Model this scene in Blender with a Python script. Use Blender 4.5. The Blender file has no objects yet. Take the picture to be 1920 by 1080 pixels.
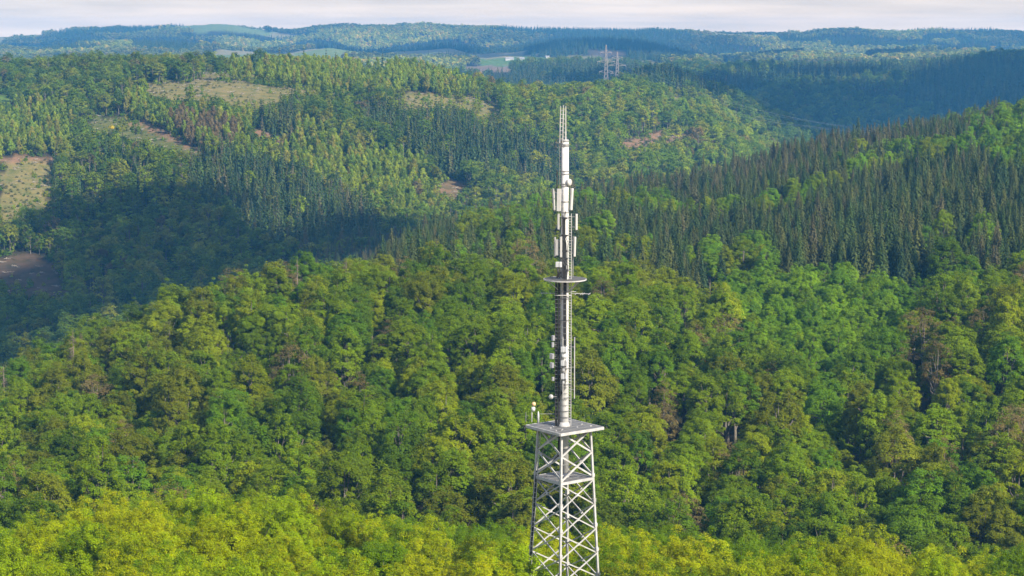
import bpy, math, random
import numpy as np
from mathutils import Vector, Matrix
SC = bpy.context.scene
ROOT = SC.collection
R = math.radians
rng = np.random.default_rng(11)
random.seed(5)

# ------------------------------------------------------------------ camera
F = 70 / 36 * 1920.0                 # focal length in photo pixels
PITCH = R(7.36)
cp, sp = math.cos(PITCH), math.sin(PITCH)
cam_d = bpy.data.cameras.new('camera')
cam = bpy.data.objects.new('camera', cam_d)
ROOT.objects.link(cam)
cam_d.lens = 70
cam_d.sensor_width = 36
cam_d.clip_start = 0.5
cam_d.clip_end = 60000
cam.location = (0, 0, 0)
cam.rotation_euler = (R(90) - PITCH, 0, 0)
SC.camera = cam

# ------------------------------------------------------------------ sky, sun, exposure
SUN_EL, SUN_AZ = R(36), R(44)        # azimuth: from straight behind the camera towards the right
SDIR = Vector((math.sin(SUN_AZ) * math.cos(SUN_EL), -math.cos(SUN_AZ) * math.cos(SUN_EL), math.sin(SUN_EL)))
sun_d = bpy.data.lights.new('sun', 'SUN')
sun_d.energy = 4.6
sun_d.angle = R(0.9)
sun_d.color = (1.0, 0.91, 0.75)
sun = bpy.data.objects.new('sun', sun_d)
ROOT.objects.link(sun)
sun.rotation_euler = SDIR.to_track_quat('Z', 'Y').to_euler()
sun.location = (300, -300, 400)

W = bpy.data.worlds.new('World')
SC.world = W
W.use_nodes = True
nt = W.node_tree
nt.nodes.clear()
def N(tree, kind, **kw):
    n = tree.nodes.new(kind)
    for k, v in kw.items():
        if k.startswith('i_'):
            n.inputs[k[2:].replace('_', ' ')].default_value = v
        else:
            setattr(n, k, v)
    return n
def L(tree, a, b):
    tree.links.new(a, b)
wo = N(nt, 'ShaderNodeOutputWorld')
bg = N(nt, 'ShaderNodeBackground')
bg.inputs['Strength'].default_value = 0.135
sky = N(nt, 'ShaderNodeTexSky', sky_type='NISHITA', sun_disc=False)
sky.sun_elevation = SUN_EL
sky.sun_rotation = math.atan2(SDIR.x, SDIR.y)
sky.altitude = 400
sky.air_density = 1.0
sky.dust_density = 1.0
tc = N(nt, 'ShaderNodeTexCoord')
mp = N(nt, 'ShaderNodeMapping')
mp.inputs['Scale'].default_value = (9, 9, 150)
L(nt, tc.outputs['Generated'], mp.inputs['Vector'])
nz = N(nt, 'ShaderNodeTexNoise')
nz.inputs['Scale'].default_value = 1.0
nz.inputs['Detail'].default_value = 6
nz.inputs['Roughness'].default_value = 0.55
L(nt, mp.outputs[0], nz.inputs['Vector'])
cr = N(nt, 'ShaderNodeValToRGB')            # grey cloud deck, lighter and darker banks
cr.color_ramp.elements[0].position = 0.32
cr.color_ramp.elements[0].color = (2.2, 2.25, 2.5, 1)
cr.color_ramp.elements[1].position = 0.68
cr.color_ramp.elements[1].color = (3.2, 3.12, 3.2, 1)
L(nt, nz.outputs['Fac'], cr.inputs['Fac'])
lowz = N(nt, 'ShaderNodeMath', operation='MAXIMUM'); lowz.inputs[1].default_value = 0.0057
lowr = N(nt, 'ShaderNodeMath', operation='DIVIDE'); lowr.inputs[0].default_value = 0.0057
L(nt, lowz.outputs[0], lowr.inputs[1])
lowm = N(nt, 'ShaderNodeMix', data_type='RGBA'); lowm.inputs['A'].default_value = (1, 1, 1, 1); lowm.inputs['B'].default_value = (2.15, 1.6, 1.0, 1)
lowx = N(nt, 'ShaderNodeMix', data_type='RGBA', blend_type='MULTIPLY'); lowx.inputs['Factor'].default_value = 1
L(nt, lowr.outputs[0], lowm.inputs['Factor']); L(nt, lowm.outputs['Result'], lowx.inputs['A']); L(nt, cr.outputs[0], lowx.inputs['B'])
# the deck covers the low sky, breaks open overhead
sx = N(nt, 'ShaderNodeSeparateXYZ')
L(nt, tc.outputs['Generated'], sx.inputs[0])
mr = N(nt, 'ShaderNodeMapRange')
mr.inputs['From Min'].default_value = 0.08
mr.inputs['From Max'].default_value = 0.5
mr.inputs['To Min'].default_value = 0.97
mr.inputs['To Max'].default_value = 0.25
L(nt, sx.outputs['Z'], mr.inputs['Value'])
mx = N(nt, 'ShaderNodeMix', data_type='RGBA')
L(nt, mr.outputs[0], mx.inputs['Factor'])
L(nt, sky.outputs[0], mx.inputs['A'])
L(nt, lowx.outputs['Result'], mx.inputs['B'])
L(nt, sx.outputs['Z'], lowz.inputs[0])
L(nt, mx.outputs['Result'], bg.inputs['Color'])
L(nt, bg.outputs[0], wo.inputs['Surface'])

SC.view_settings.view_transform = 'Standard'
SC.view_settings.look = 'None'
SC.view_settings.gamma = 1
SC.view_settings.exposure = 1.0
SC.render.engine = 'CYCLES'
cy = SC.cycles
cy.max_bounces = 5
cy.diffuse_bounces = 2
cy.glossy_bounces = 1
cy.transmission_bounces = 3
cy.transparent_max_bounces = 4
cy.volume_bounces = 0
cy.caustics_reflective = False
cy.caustics_refractive = False
cy.use_denoising = True
cy.use_adaptive_sampling = True
cy.adaptive_threshold = 0.02

# ------------------------------------------------------------------ pixel <-> world
def P(X, Y, D):
    """the point at distance D (along +y) that the photograph shows at pixel X, Y"""
    u, v = (X - 960) / F, (Y - 540) / F
    k = cp - v * sp
    return np.array([D * u / k, D, -D * (sp + v * cp) / k])
def pix(x, y, z):
    d = y * cp - z * sp
    return 960 + F * x / d, 540 - F * (y * sp + z * cp) / d

# ------------------------------------------------------------------ properties
def tag(o, label=None, cat=None, group=None, kind=None):
    if label: o['label'] = label
    if cat: o['category'] = cat
    if group: o['group'] = group
    if kind: o['kind'] = kind
    return o
def link(o, parent=None):
    ROOT.objects.link(o)
    if parent is not None: o.parent = parent
    return o

# ------------------------------------------------------------------ terrain: knots along the view, crest by crest
# each knot: [(X, Y of the tree tops, distance)], height of the trees there
def K(pts, h): return (np.array(pts, float), h)
KN = [
 K([(-400, 2900, 30), (2400, 2900, 30)], 22),
 K([(-400, 1170, 150), (960, 1170, 150), (2400, 1240, 150)], 22),
 K([(-400, 985, 208), (0, 967, 208), (100, 945, 210), (200, 916, 212), (330, 900, 214), (450, 906, 214), (600, 914, 214), (680, 936, 214),
    (760, 955, 214), (900, 955, 214), (1000, 965, 214), (1130, 962, 214), (1280, 976, 214), (1420, 992, 212), (1560, 998, 210), (1700, 1024, 208), (1920, 1050, 206), (2400, 1080, 204)], 22),
 K([(-400, 1010, 290), (0, 995, 290), (300, 975, 290), (960, 1000, 290), (1500, 1030, 285), (1920, 1085, 275), (2400, 1110, 270)], 19),
 K([(-400, 800, 385), (0, 780, 385), (300, 730, 385), (600, 700, 385), (960, 710, 390), (1340, 720, 390), (1600, 730, 385), (1920, 740, 375), (2400, 740, 370)], 21),
 K([(-400, 720, 480), (0, 664, 480), (150, 618, 480), (250, 580, 485), (330, 553, 490), (400, 530, 490), (520, 487, 490), (600, 470, 490), (700, 488, 490), (800, 492, 490),
    (960, 482, 490), (1150, 480, 495), (1340, 512, 500), (1500, 505, 500), (1700, 505, 500), (1920, 480, 500), (2400, 440, 500)], 21.5),
 K([(-400, 760, 620), (0, 705, 620), (330, 600, 620), (560, 560, 620), (660, 530, 640), (720, 475, 680), (760, 437, 760), (850, 411, 830), (930, 387, 870), (1000, 373, 890), (1100, 352, 900), (1200, 336, 920),
    (1300, 325, 940), (1400, 300, 960), (1500, 270, 980), (1600, 254, 1000), (1700, 234, 1020), (1800, 210, 1030), (1920, 190, 1040), (2400, 120, 1060)], 15),
 K([(-400, 690, 960), (0, 640, 960), (150, 600, 960), (330, 560, 960), (560, 510, 980), (700, 470, 1010), (800, 440, 1060), (900, 415, 1120), (1000, 400, 1150), (1200, 385, 1180), (1400, 370, 1200), (1600, 330, 1240), (1920, 290, 1260), (2400, 250, 1260)], 14),
 K([(-400, 440, 1180), (0, 420, 1180), (150, 430, 1170), (330, 400, 1170), (560, 370, 1190), (700, 350, 1220), (800, 340, 1260), (900, 330, 1290), (1000, 315, 1310), (1200, 300, 1330), (1400, 330, 1360), (1600, 370, 1450), (1920, 370, 1500), (2400, 350, 1500)], 16),
 K([(-400, 230, 1400), (0, 210, 1400), (150, 230, 1400), (250, 225, 1400), (400, 215, 1400), (560, 215, 1420), (700, 220, 1420), (850, 220, 1440), (1000, 220, 1450), (1200, 215, 1480), (1350, 245, 1500), (1450, 300, 1540), (1600, 400, 1700), (1920, 430, 1800), (2400, 430, 1800)], 17),
 K([(-400, 110, 1660), (0, 103, 1660), (60, 112, 1660), (150, 95, 1680), (430, 92, 1700), (620, 92, 1700), (700, 98, 1700), (760, 94, 1700), (850, 120, 1690), (950, 153, 1660), (1000, 153, 1640), (1100, 146, 1630), (1200, 153, 1630), (1260, 170, 1640),
    (1330, 196, 1650), (1400, 230, 1660), (1450, 268, 1680), (1520, 330, 1750), (1620, 430, 1850), (1920, 440, 1900), (2400, 430, 1900)], 20),
 K([(-400, 160, 2200), (0, 160, 2200), (600, 160, 2200), (850, 180, 2200), (1000, 205, 2150), (1120, 185, 2080), (1180, 145, 2050), (1210, 131, 2050), (1260, 129, 2060), (1330, 150, 2080), (1400, 180, 2080), (1500, 230, 2060), (1560, 262, 2050), (1700, 330, 2050), (1920, 360, 2050), (2400, 360, 2050)], 18),
 K([(-400, 150, 2650), (0, 150, 2650), (600, 150, 2650), (900, 165, 2650), (1100, 165, 2650), (1230, 170, 2500), (1330, 200, 2450), (1400, 230, 2420), (1500, 260, 2400), (1600, 270, 2400), (1920, 265, 2400), (2400, 260, 2400)], 16),
 K([(-400, 135, 3200), (0, 135, 3200), (600, 135, 3200), (860, 140, 3200), (960, 120, 3150), (1100, 117, 3100), (1230, 125, 3050), (1320, 130, 3000), (1400, 121, 3000), (1500, 126, 3000), (1600, 124, 3000), (1700, 120, 3000), (1800, 106, 3000), (1920, 96, 3000), (2400, 90, 3000)], 17),
 K([(-400, 118, 4000), (0, 112, 4000), (600, 112, 4000), (860, 112, 4000), (1100, 107, 4000), (1250, 108, 4000), (1330, 112, 3900), (1450, 122, 3800), (1600, 125, 3800), (1750, 118, 3800), (1920, 112, 3800), (2400, 112, 3800)], 12),
 K([(-400, 80, 4700), (0, 82, 4700), (60, 86, 4700), (150, 76, 4700), (260, 70, 4700), (330, 73, 4700), (420, 82, 4700), (520, 84, 4700), (600, 72, 4700), (700, 86, 4700), (770, 82, 4700), (840, 73, 4700), (900, 86, 4700), (960, 84, 4700), (1050, 66, 4700), (1130, 60, 4700), (1200, 67, 4700), (1280, 88, 4700), (1340, 100, 4700), (1400, 94, 4700), (1500, 88, 4700), (1600, 86, 4700), (1750, 80, 4700), (1830, 80, 4700), (1920, 84, 4700), (2400, 84, 4700)], 21),
 K([(-400, 100, 5300), (0, 100, 5300), (600, 100, 5300), (1100, 86, 5300), (1400, 100, 5300), (1920, 96, 5300), (2400, 96, 5300)], 18),
 K([(-400, 62, 6400), (0, 61, 6400), (90, 57, 6400), (105, 50, 6400), (200, 49, 6400), (300, 47, 6400), (370, 41, 6400), (400, 36, 6400), (440, 40, 6400), (520, 53, 6400), (600, 45, 6400), (750, 44, 6400), (930, 46, 6400), (1000, 50, 6400), (1200, 52, 6400), (1400, 56, 6400), (1510, 59, 6400), (1530, 52, 6400), (1590, 51, 6400), (1660, 58, 6400), (1760, 52, 6400), (1830, 54, 6400), (1920, 58, 6400), (2400, 60, 6400)], 17),
 K([(-400, 95, 8500), (2400, 95, 8500)], 16),
]
A_MIN, A_MAX, NA = -0.62, 0.62, 640
AG = np.linspace(A_MIN, A_MAX, NA)
YG = np.concatenate([np.linspace(4, 120, 14, endpoint=False), np.geomspace(120, 8200, 540)])
kd, kz = [], []
def gsm(v, s):
    n = int(3 * s) + 1
    w = np.exp(-0.5 * (np.arange(-n, n + 1) / s) ** 2); w /= w.sum()
    return np.convolve(np.pad(v, n, mode='edge'), w, 'valid')
for pts, h in KN:
    w = np.array([P(*p) for p in pts])
    a = w[:, 0] / w[:, 1]
    o = np.argsort(a)
    t = gsm(np.interp(AG, a[o], (w[o, 2] / w[o, 1])), 2.2)
    d = gsm(np.interp(AG, a[o], w[o, 1]), 6)
    kd.append(d); kz.append(t * d - h)
kd, kz = np.array(kd), np.array(kz)
def pchip(x, y, xi):
    h = np.diff(x); dl = np.diff(y) / h
    m = np.zeros_like(y)
    w1, w2 = 2 * h[1:] + h[:-1], h[1:] + 2 * h[:-1]
    ok = dl[1:] * dl[:-1] > 0
    with np.errstate(divide='ignore', invalid='ignore'):
        mm = (w1 + w2) / (w1 / dl[:-1] + w2 / dl[1:])
    m[1:-1] = np.where(ok, mm, 0); m[0], m[-1] = dl[0], dl[-1]
    i = np.clip(np.searchsorted(x, xi) - 1, 0, len(x) - 2)
    s = np.clip((xi - x[i]) / h[i], -0.2, 1); 
    return (2*s**3-3*s**2+1)*y[i] + (s**3-2*s**2+s)*h[i]*m[i] + (-2*s**3+3*s**2)*y[i+1] + (s**3-s**2)*h[i]*m[i+1]
ZT = np.stack([pchip(kd[:, j], kz[:, j], YG) for j in range(NA)], 1)       # rows y, cols a

_perm = np.random.default_rng(3).random((256, 256))
def vnoise(x, y):
    xi, yi = np.floor(x).astype(int), np.floor(y).astype(int)
    fx, fy = x - xi, y - yi
    fx, fy = fx*fx*(3-2*fx), fy*fy*(3-2*fy)
    g = lambda i, j: _perm[i % 256, j % 256]
    return (g(xi, yi)*(1-fx)+g(xi+1, yi)*fx)*(1-fy) + (g(xi, yi+1)*(1-fx)+g(xi+1, yi+1)*fx)*fy - 0.5
def fbm(x, y, o=4):
    s = 0
    for k in range(o): s = s + vnoise(x*2**k+k*17.3, y*2**k+k*9.1) * 0.5**k
    return s
XX, YY = AG[None, :] * YG[:, None], np.repeat(YG[:, None], NA, 1)
amp = np.clip((YY - 260) / 1200, 0, 1) * 5 + np.clip((YY - 2000) / 4000, 0, 1) * 11
ZT = ZT + fbm(XX / 130, YY / 130) * amp + fbm(XX / 30, YY / 30, 3) * np.clip((YY-250) / 400, 0, 1) * 1.0
ZT = ZT + fbm(XX / 36 + 2, YY / 60, 3) * np.clip((YY - 250) / 50, 0, 1) * np.clip((490 - YY) / 60, 0, 1) * 8
LYG = np.log(YG)
def H(x, y):
    y = np.clip(np.asarray(y, float), YG[0], YG[-1] * .999)
    a = np.clip(np.asarray(x, float) / y, A_MIN, A_MAX * .999)
    fa = (a - A_MIN) / (A_MAX - A_MIN) * (NA - 1)
    ja = np.clip(fa.astype(int), 0, NA - 2); fa = fa - ja
    iy = np.clip(np.searchsorted(YG, y) - 1, 0, len(YG) - 2)
    fy = (y - YG[iy]) / (YG[iy+1] - YG[iy])
    return (ZT[iy, ja]*(1-fa)+ZT[iy, ja+1]*fa)*(1-fy) + (ZT[iy+1, ja]*(1-fa)+ZT[iy+1, ja+1]*fa)*fy
# what the camera can see: running maximum of the slope of ground + part of the canopy
canopy = np.where(YY < 520, 12, 8)
HORIZ = np.maximum.accumulate((ZT + canopy) / YY, axis=0)
def seen(x, y, z, margin):
    a = np.clip(x / y, A_MIN, A_MAX)
    ja = np.clip(((a - A_MIN) / (A_MAX - A_MIN) * (NA - 1)).astype(int), 0, NA - 1)
    iy = np.clip(np.searchsorted(YG, y * 0.985) - 2, 0, len(YG) - 1)
    return (z + margin) / y > HORIZ[iy, ja]

def inpoly(x, y, poly):
    poly = np.asarray(poly, float); c = np.zeros(np.shape(x), bool); j = len(poly) - 1
    for i in range(len(poly)):
        xi, yi = poly[i]; xj, yj = poly[j]
        if yi != yj:
            c ^= ((yi > y) != (yj > y)) & (x < (xj - xi) * (y - yi) / (yj - yi) + xi)
        j = i
    return c

# treeless ground, outlined where the photograph shows it (projected onto the slope), with the colour of the ground itself
TAN, GRASS, SOIL, MEADOW, DUN = (.17, .150, .062), (.105, .115, .04), (.20, .125, .085), (.10, .16, .03), (.085, .062, .045)
CLEAR = [
 ([(272, 158), (330, 152), (400, 150), (470, 156), (530, 166), (600, 168), (665, 176), (650, 184), (560, 180), (520, 188), (500, 200), (470, 206), (400, 196), (320, 192), (280, 178)], TAN, (1250, 1800)),
 ([(735, 180), (765, 172), (830, 178), (880, 182), (925, 196), (940, 222), (900, 228), (850, 205), (800, 208), (760, 204)], TAN, (1250, 1800)),
 ([(165, 232), (190, 216), (225, 218), (275, 240), (330, 268), (385, 288), (350, 298), (290, 280), (230, 258), (190, 250)], GRASS, (1200, 1800)),
 ([(0, 302), (60, 300), (95, 306), (105, 340), (88, 370), (80, 400), (40, 415), (0, 425)], TAN, (950, 1500)),
 ([(-90, 182), (30, 181), (42, 187), (20, 196), (-90, 198)], MEADOW, (1200, 1800)),
 ([(-90, 288), (60, 292), (115, 300), (110, 308), (50, 304), (-90, 300)], SOIL, (1000, 1600)),
 ([(682, 108), (715, 108), (728, 125), (720, 136), (690, 132)], TAN, (1300, 1800)),
 ([(-60, 492), (50, 476), (118, 490), (128, 530), (118, 562), (60, 560), (-60, 545)], DUN, (800, 1400)),
 ([(160, 548), (200, 545), (210, 560), (165, 565)], DUN, (800, 1300)),
 ([(815, 354), (845, 340), (868, 342), (878, 362), (912, 376), (915, 384), (880, 390), (835, 382)], (.15, .105, .065), (950, 1600)),
 ([(1162, 266), (1200, 256), (1240, 250), (1290, 248), (1305, 258), (1260, 270), (1200, 278), (1165, 276)], SOIL, (1300, 1800)),
 ([(380, 137), (450, 138), (525, 140), (520, 146), (430, 147), (385, 150)], TAN, (1300, 1800)),
 ([(466, 236), (500, 244), (545, 268), (530, 276), (500, 262), (470, 250)], SOIL, (1100, 1700)),
 ([(395, 468), (408, 462), (420, 485), (408, 490)], SOIL, (900, 1500)),
 ([(315, 520), (330, 520), (352, 545), (335, 552)], SOIL, (850, 1400)),
 ([(1225, 168), (1262, 180), (1312, 198), (1310, 206), (1262, 192), (1228, 176)], TAN, (1300, 1900)),
 ([(230, 225), (270, 232), (330, 258), (395, 288), (388, 292), (325, 266), (262, 240), (228, 230)], SOIL, (1200, 1800)),
 ([(868, 124), (940, 121), (960, 127), (960, 136), (868, 136)], (.20, .14, .11), (2600, 4600)),
 ([(900, 112), (1010, 106), (1060, 108), (1040, 116), (930, 124), (900, 122)], MEADOW, (2600, 4600)),
 ([(1030, 108), (1090, 104), (1140, 108), (1190, 112), (1260, 120), (1255, 126), (1180, 120), (1060, 114)], TAN, (2600, 4600)),
 ([(1330, 118), (1470, 114), (1475, 119), (1330, 124)], MEADOW, (2900, 4600)),
 ([(1100, 95), (1180, 96), (1170, 104), (1110, 106)], DUN, (3000, 4400)),
]
def clearing(X, Y, D):
    """index of the clearing a ground point lies in, else -1"""
    r = np.full(np.shape(X), -1)
    w = 10 * np.clip(1500 / D, .25, 1.2)
    X, Y = X + fbm(X / 22, Y / 16) * w * 2.2, Y + fbm(X / 20 + 40, Y / 14) * w
    for k, (poly, col, (d0, d1)) in enumerate(CLEAR):
        r[inpoly(X, Y, poly) & (D > d0) & (D < d1)] = k
    return r
def farfield(x, y):
    """open farmland and felled patches on the far hills"""
    return (y > 3300) & (fbm(x / 420 + 3.1, y / 650, 3) > 0.15)

gz = ZT.copy()
verts = np.stack([XX, YY, gz], -1).reshape(-1, 3)
def quick_mesh(name, verts, faces, k):
    me = bpy.data.meshes.new(name)
    me.vertices.add(len(verts)); me.vertices.foreach_set('co', np.ascontiguousarray(verts, dtype=np.float32).ravel())
    nf = len(faces)
    me.loops.add(nf * k); me.loops.foreach_set('vertex_index', np.ascontiguousarray(faces, dtype=np.int32).ravel())
    me.polygons.add(nf)
    me.polygons.foreach_set('loop_start', np.arange(0, nf * k, k, dtype=np.int32))
    me.update(calc_edges=True)
    return me
ny = len(YG)
ii = (np.arange(ny - 1)[:, None] * NA + np.arange(NA - 1)[None, :]).ravel()
gm = quick_mesh('ground', verts, np.stack([ii, ii + 1, ii + 1 + NA, ii + NA], 1), 4)
gm.polygons.foreach_set('use_smooth', np.ones(len(gm.polygons), bool))
PX, PY = pix(XX, YY, gz)
ci = clearing(PX, PY, YY)
gcol = np.zeros((ny, NA, 4)); gcol[..., 3] = 1
gcol[..., :3] = (.035, .030, .018)
for k, (_, col, _) in enumerate(CLEAR): gcol[ci == k, :3] = col
ff = farfield(XX, YY) & (ci < 0)
gcol[ff, :3] = np.where((fbm(XX / 300, YY / 400 + 8, 2) > 0)[ff][:, None], (.15, .19, .07), (.23, .20, .12))
at = gm.color_attributes.new('soil', 'FLOAT_COLOR', 'POINT')
at.data.foreach_set('color', gcol.astype(np.float32).ravel())

def mat(name):
    m = bpy.data.materials.new(name); m.use_nodes = True
    t = m.node_tree; t.nodes.clear()
    o = N(t, 'ShaderNodeOutputMaterial')
    return m, t, o
def simple(name, col, rough=.5, metal=0, noise=0, scale=3):
    m, t, o = mat(name)
    b = N(t, 'ShaderNodeBsdfPrincipled')
    b.inputs['Roughness'].default_value = rough; b.inputs['Metallic'].default_value = metal
    b.inputs['Base Color'].default_value = (*col, 1)
    if noise:
        tcn = N(t, 'ShaderNodeTexCoord'); n = N(t, 'ShaderNodeTexNoise')
        n.inputs['Scale'].default_value = scale; n.inputs['Detail'].default_value = 5
        L(t, tcn.outputs['Object'], n.inputs['Vector'])
        r = N(t, 'ShaderNodeValToRGB')
        r.color_ramp.elements[0].position = .3; r.color_ramp.elements[1].position = .7
        r.color_ramp.elements[0].color = (*[c * (1 - noise) for c in col], 1)
        r.color_ramp.elements[1].color = (*[min(1, c * (1 + noise * .5)) for c in col], 1)
        L(t, n.outputs['Fac'], r.inputs['Fac']); L(t, r.outputs[0], b.inputs['Base Color'])
    L(t, b.outputs[0], o.inputs['Surface'])
    return m
m, t, o = mat('soil_and_grass')
b = N(t, 'ShaderNodeBsdfPrincipled'); b.inputs['Roughness'].default_value = .95
b.inputs['Specular IOR Level'].default_value = .1
ca = N(t, 'ShaderNodeAttribute', attribute_name='soil')
tcn = N(t, 'ShaderNodeTexCoord')
n1 = N(t, 'ShaderNodeTexNoise'); n1.inputs['Scale'].default_value = .12; n1.inputs['Detail'].default_value = 8; n1.inputs['Roughness'].default_value = .7
L(t, tcn.outputs['Object'], n1.inputs['Vector'])
r1 = N(t, 'ShaderNodeValToRGB')
r1.color_ramp.elements[0].position = .32; r1.color_ramp.elements[0].color = (.45, .62, .40, 1)
r1.color_ramp.elements[1].position = .68; r1.color_ramp.elements[1].color = (1.35, 1.15, 1.05, 1)
L(t, n1.outputs['Fac'], r1.inputs['Fac'])
mm = N(t, 'ShaderNodeMix', data_type='RGBA', blend_type='MULTIPLY'); mm.inputs['Factor'].default_value = 1
L(t, ca.outputs['Color'], mm.inputs['A']); L(t, r1.outputs[0], mm.inputs['B'])
L(t, mm.outputs['Result'], b.inputs['Base Color']); L(t, b.outputs[0], o.inputs['Surface'])
gm.materials.append(m)
ground = tag(link(bpy.data.objects.new('ground', gm)), kind='structure')

# ------------------------------------------------------------------ materials of the plants
def leaf_material(name, trans=.35, gloss=.25):
    m, t, o = mat(name)
    a = N(t, 'ShaderNodeAttribute', attribute_name='tint', attribute_type='INSTANCER')
    v = N(t, 'ShaderNodeAttribute', attribute_name='vary')
    mul = N(t, 'ShaderNodeVectorMath', operation='MULTIPLY')
    L(t, a.outputs['Color'], mul.inputs[0]); L(t, v.outputs['Color'], mul.inputs[1])
    b = N(t, 'ShaderNodeBsdfPrincipled'); b.inputs['Roughness'].default_value = .55
    b.inputs['Specular IOR Level'].default_value = gloss
    L(t, mul.outputs[0], b.inputs['Base Color'])
    tr = N(t, 'ShaderNodeBsdfTranslucent')
    tm = N(t, 'ShaderNodeVectorMath', operation='MULTIPLY'); tm.inputs[1].default_value = (1.25, 1.2, .6)
    L(t, mul.outputs[0], tm.inputs[0]); L(t, tm.outputs[0], tr.inputs['Color'])
    mxs = N(t, 'ShaderNodeMixShader'); mxs.inputs[0].default_value = trans
    L(t, b.outputs[0], mxs.inputs[1]); L(t, tr.outputs[0], mxs.inputs[2]); L(t, mxs.outputs[0], o.inputs['Surface'])
    return m
LEAF = leaf_material('leaves', .38, .04)
NEEDLE = leaf_material('needles', .12, .1)
BARK = simple('bark', (.17, .145, .115), .9, noise=.4, scale=2)
DEADWOOD = simple('dead_wood', (.19, .145, .105), .9, noise=.3, scale=2)

# ------------------------------------------------------------------ plant shapes
def unit(v): return v / np.maximum(np.linalg.norm(v, axis=-1, keepdims=True), 1e-9)
class Geo:
    """quads and tubes collected for one mesh, with material slot and tint variation per face"""
    def __init__(s): s.v, s.f, s.m, s.c, s.n = [], [], [], [], 0
    def quads(s, c, nrm, size, g, ratio=.62, slot=0, col=None, axis=None):
        n = len(c)
        t = g.normal(size=(n, 3)) if axis is None else axis
        t = unit(t - nrm * (t * nrm).sum(1, keepdims=True)); bt = np.cross(nrm, t)
        size = np.broadcast_to(size, (n,))[:, None]
        q = np.stack([c - t * size, c - bt * size * ratio, c + t * size, c + bt * size * ratio], 1)
        s.v.append(q.reshape(-1, 3)); s.f.append(np.arange(n * 4).reshape(n, 4) + s.n); s.n += 4 * n
        s.m.append(np.full(n, slot)); s.c.append(np.ones((n, 3)) if col is None else col)
    def tube(s, pts, rad, slot=0, k=5):
        pts = np.asarray(pts, float); rings = []
        for i, p in enumerate(pts):
            d = pts[min(i+1, len(pts)-1)] - pts[max(i-1, 0)]; d = d / max(np.linalg.norm(d), 1e-9)
            u = np.cross(d, (0.31, .95, .1) if abs(d[2]) > .8 else (0, 0, 1)); u /= np.linalg.norm(u); w = np.cross(d, u)
            an = np.arange(k) / k * 2 * math.pi
            rings.append(p + rad[i] * (np.cos(an)[:, None] * u + np.sin(an)[:, None] * w))
        s.v.append(np.concatenate(rings)); f = []
        for i in range(len(pts) - 1):
            for j in range(k):
                f.append((i*k+j, i*k+(j+1) % k, (i+1)*k+(j+1) % k, (i+1)*k+j))
        f = np.array(f) + s.n; s.f.append(f); s.n += len(pts) * k
        s.m.append(np.full(len(f), slot)); s.c.append(np.ones((len(f), 3)))
    def mesh(s, name, mats):
        me = quick_mesh(name, np.concatenate(s.v), np.concatenate(s.f), 4)
        me.polygons.foreach_set('material_index', np.concatenate(s.m).astype(np.int32))
        at = me.attributes.new('vary', 'FLOAT_VECTOR', 'FACE')
        at.data.foreach_set('vector', np.concatenate(s.c).astype(np.float32).ravel())
        for x in mats: me.materials.append(x)
        return me
    def merged(a, b2):
        r = Geo(); r.v = a.v + b2.v; r.f = a.f + [f + a.n for f in b2.f]; r.m = a.m + b2.m; r.c = a.c + b2.c; r.n = a.n + b2.n
        return r

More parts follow.
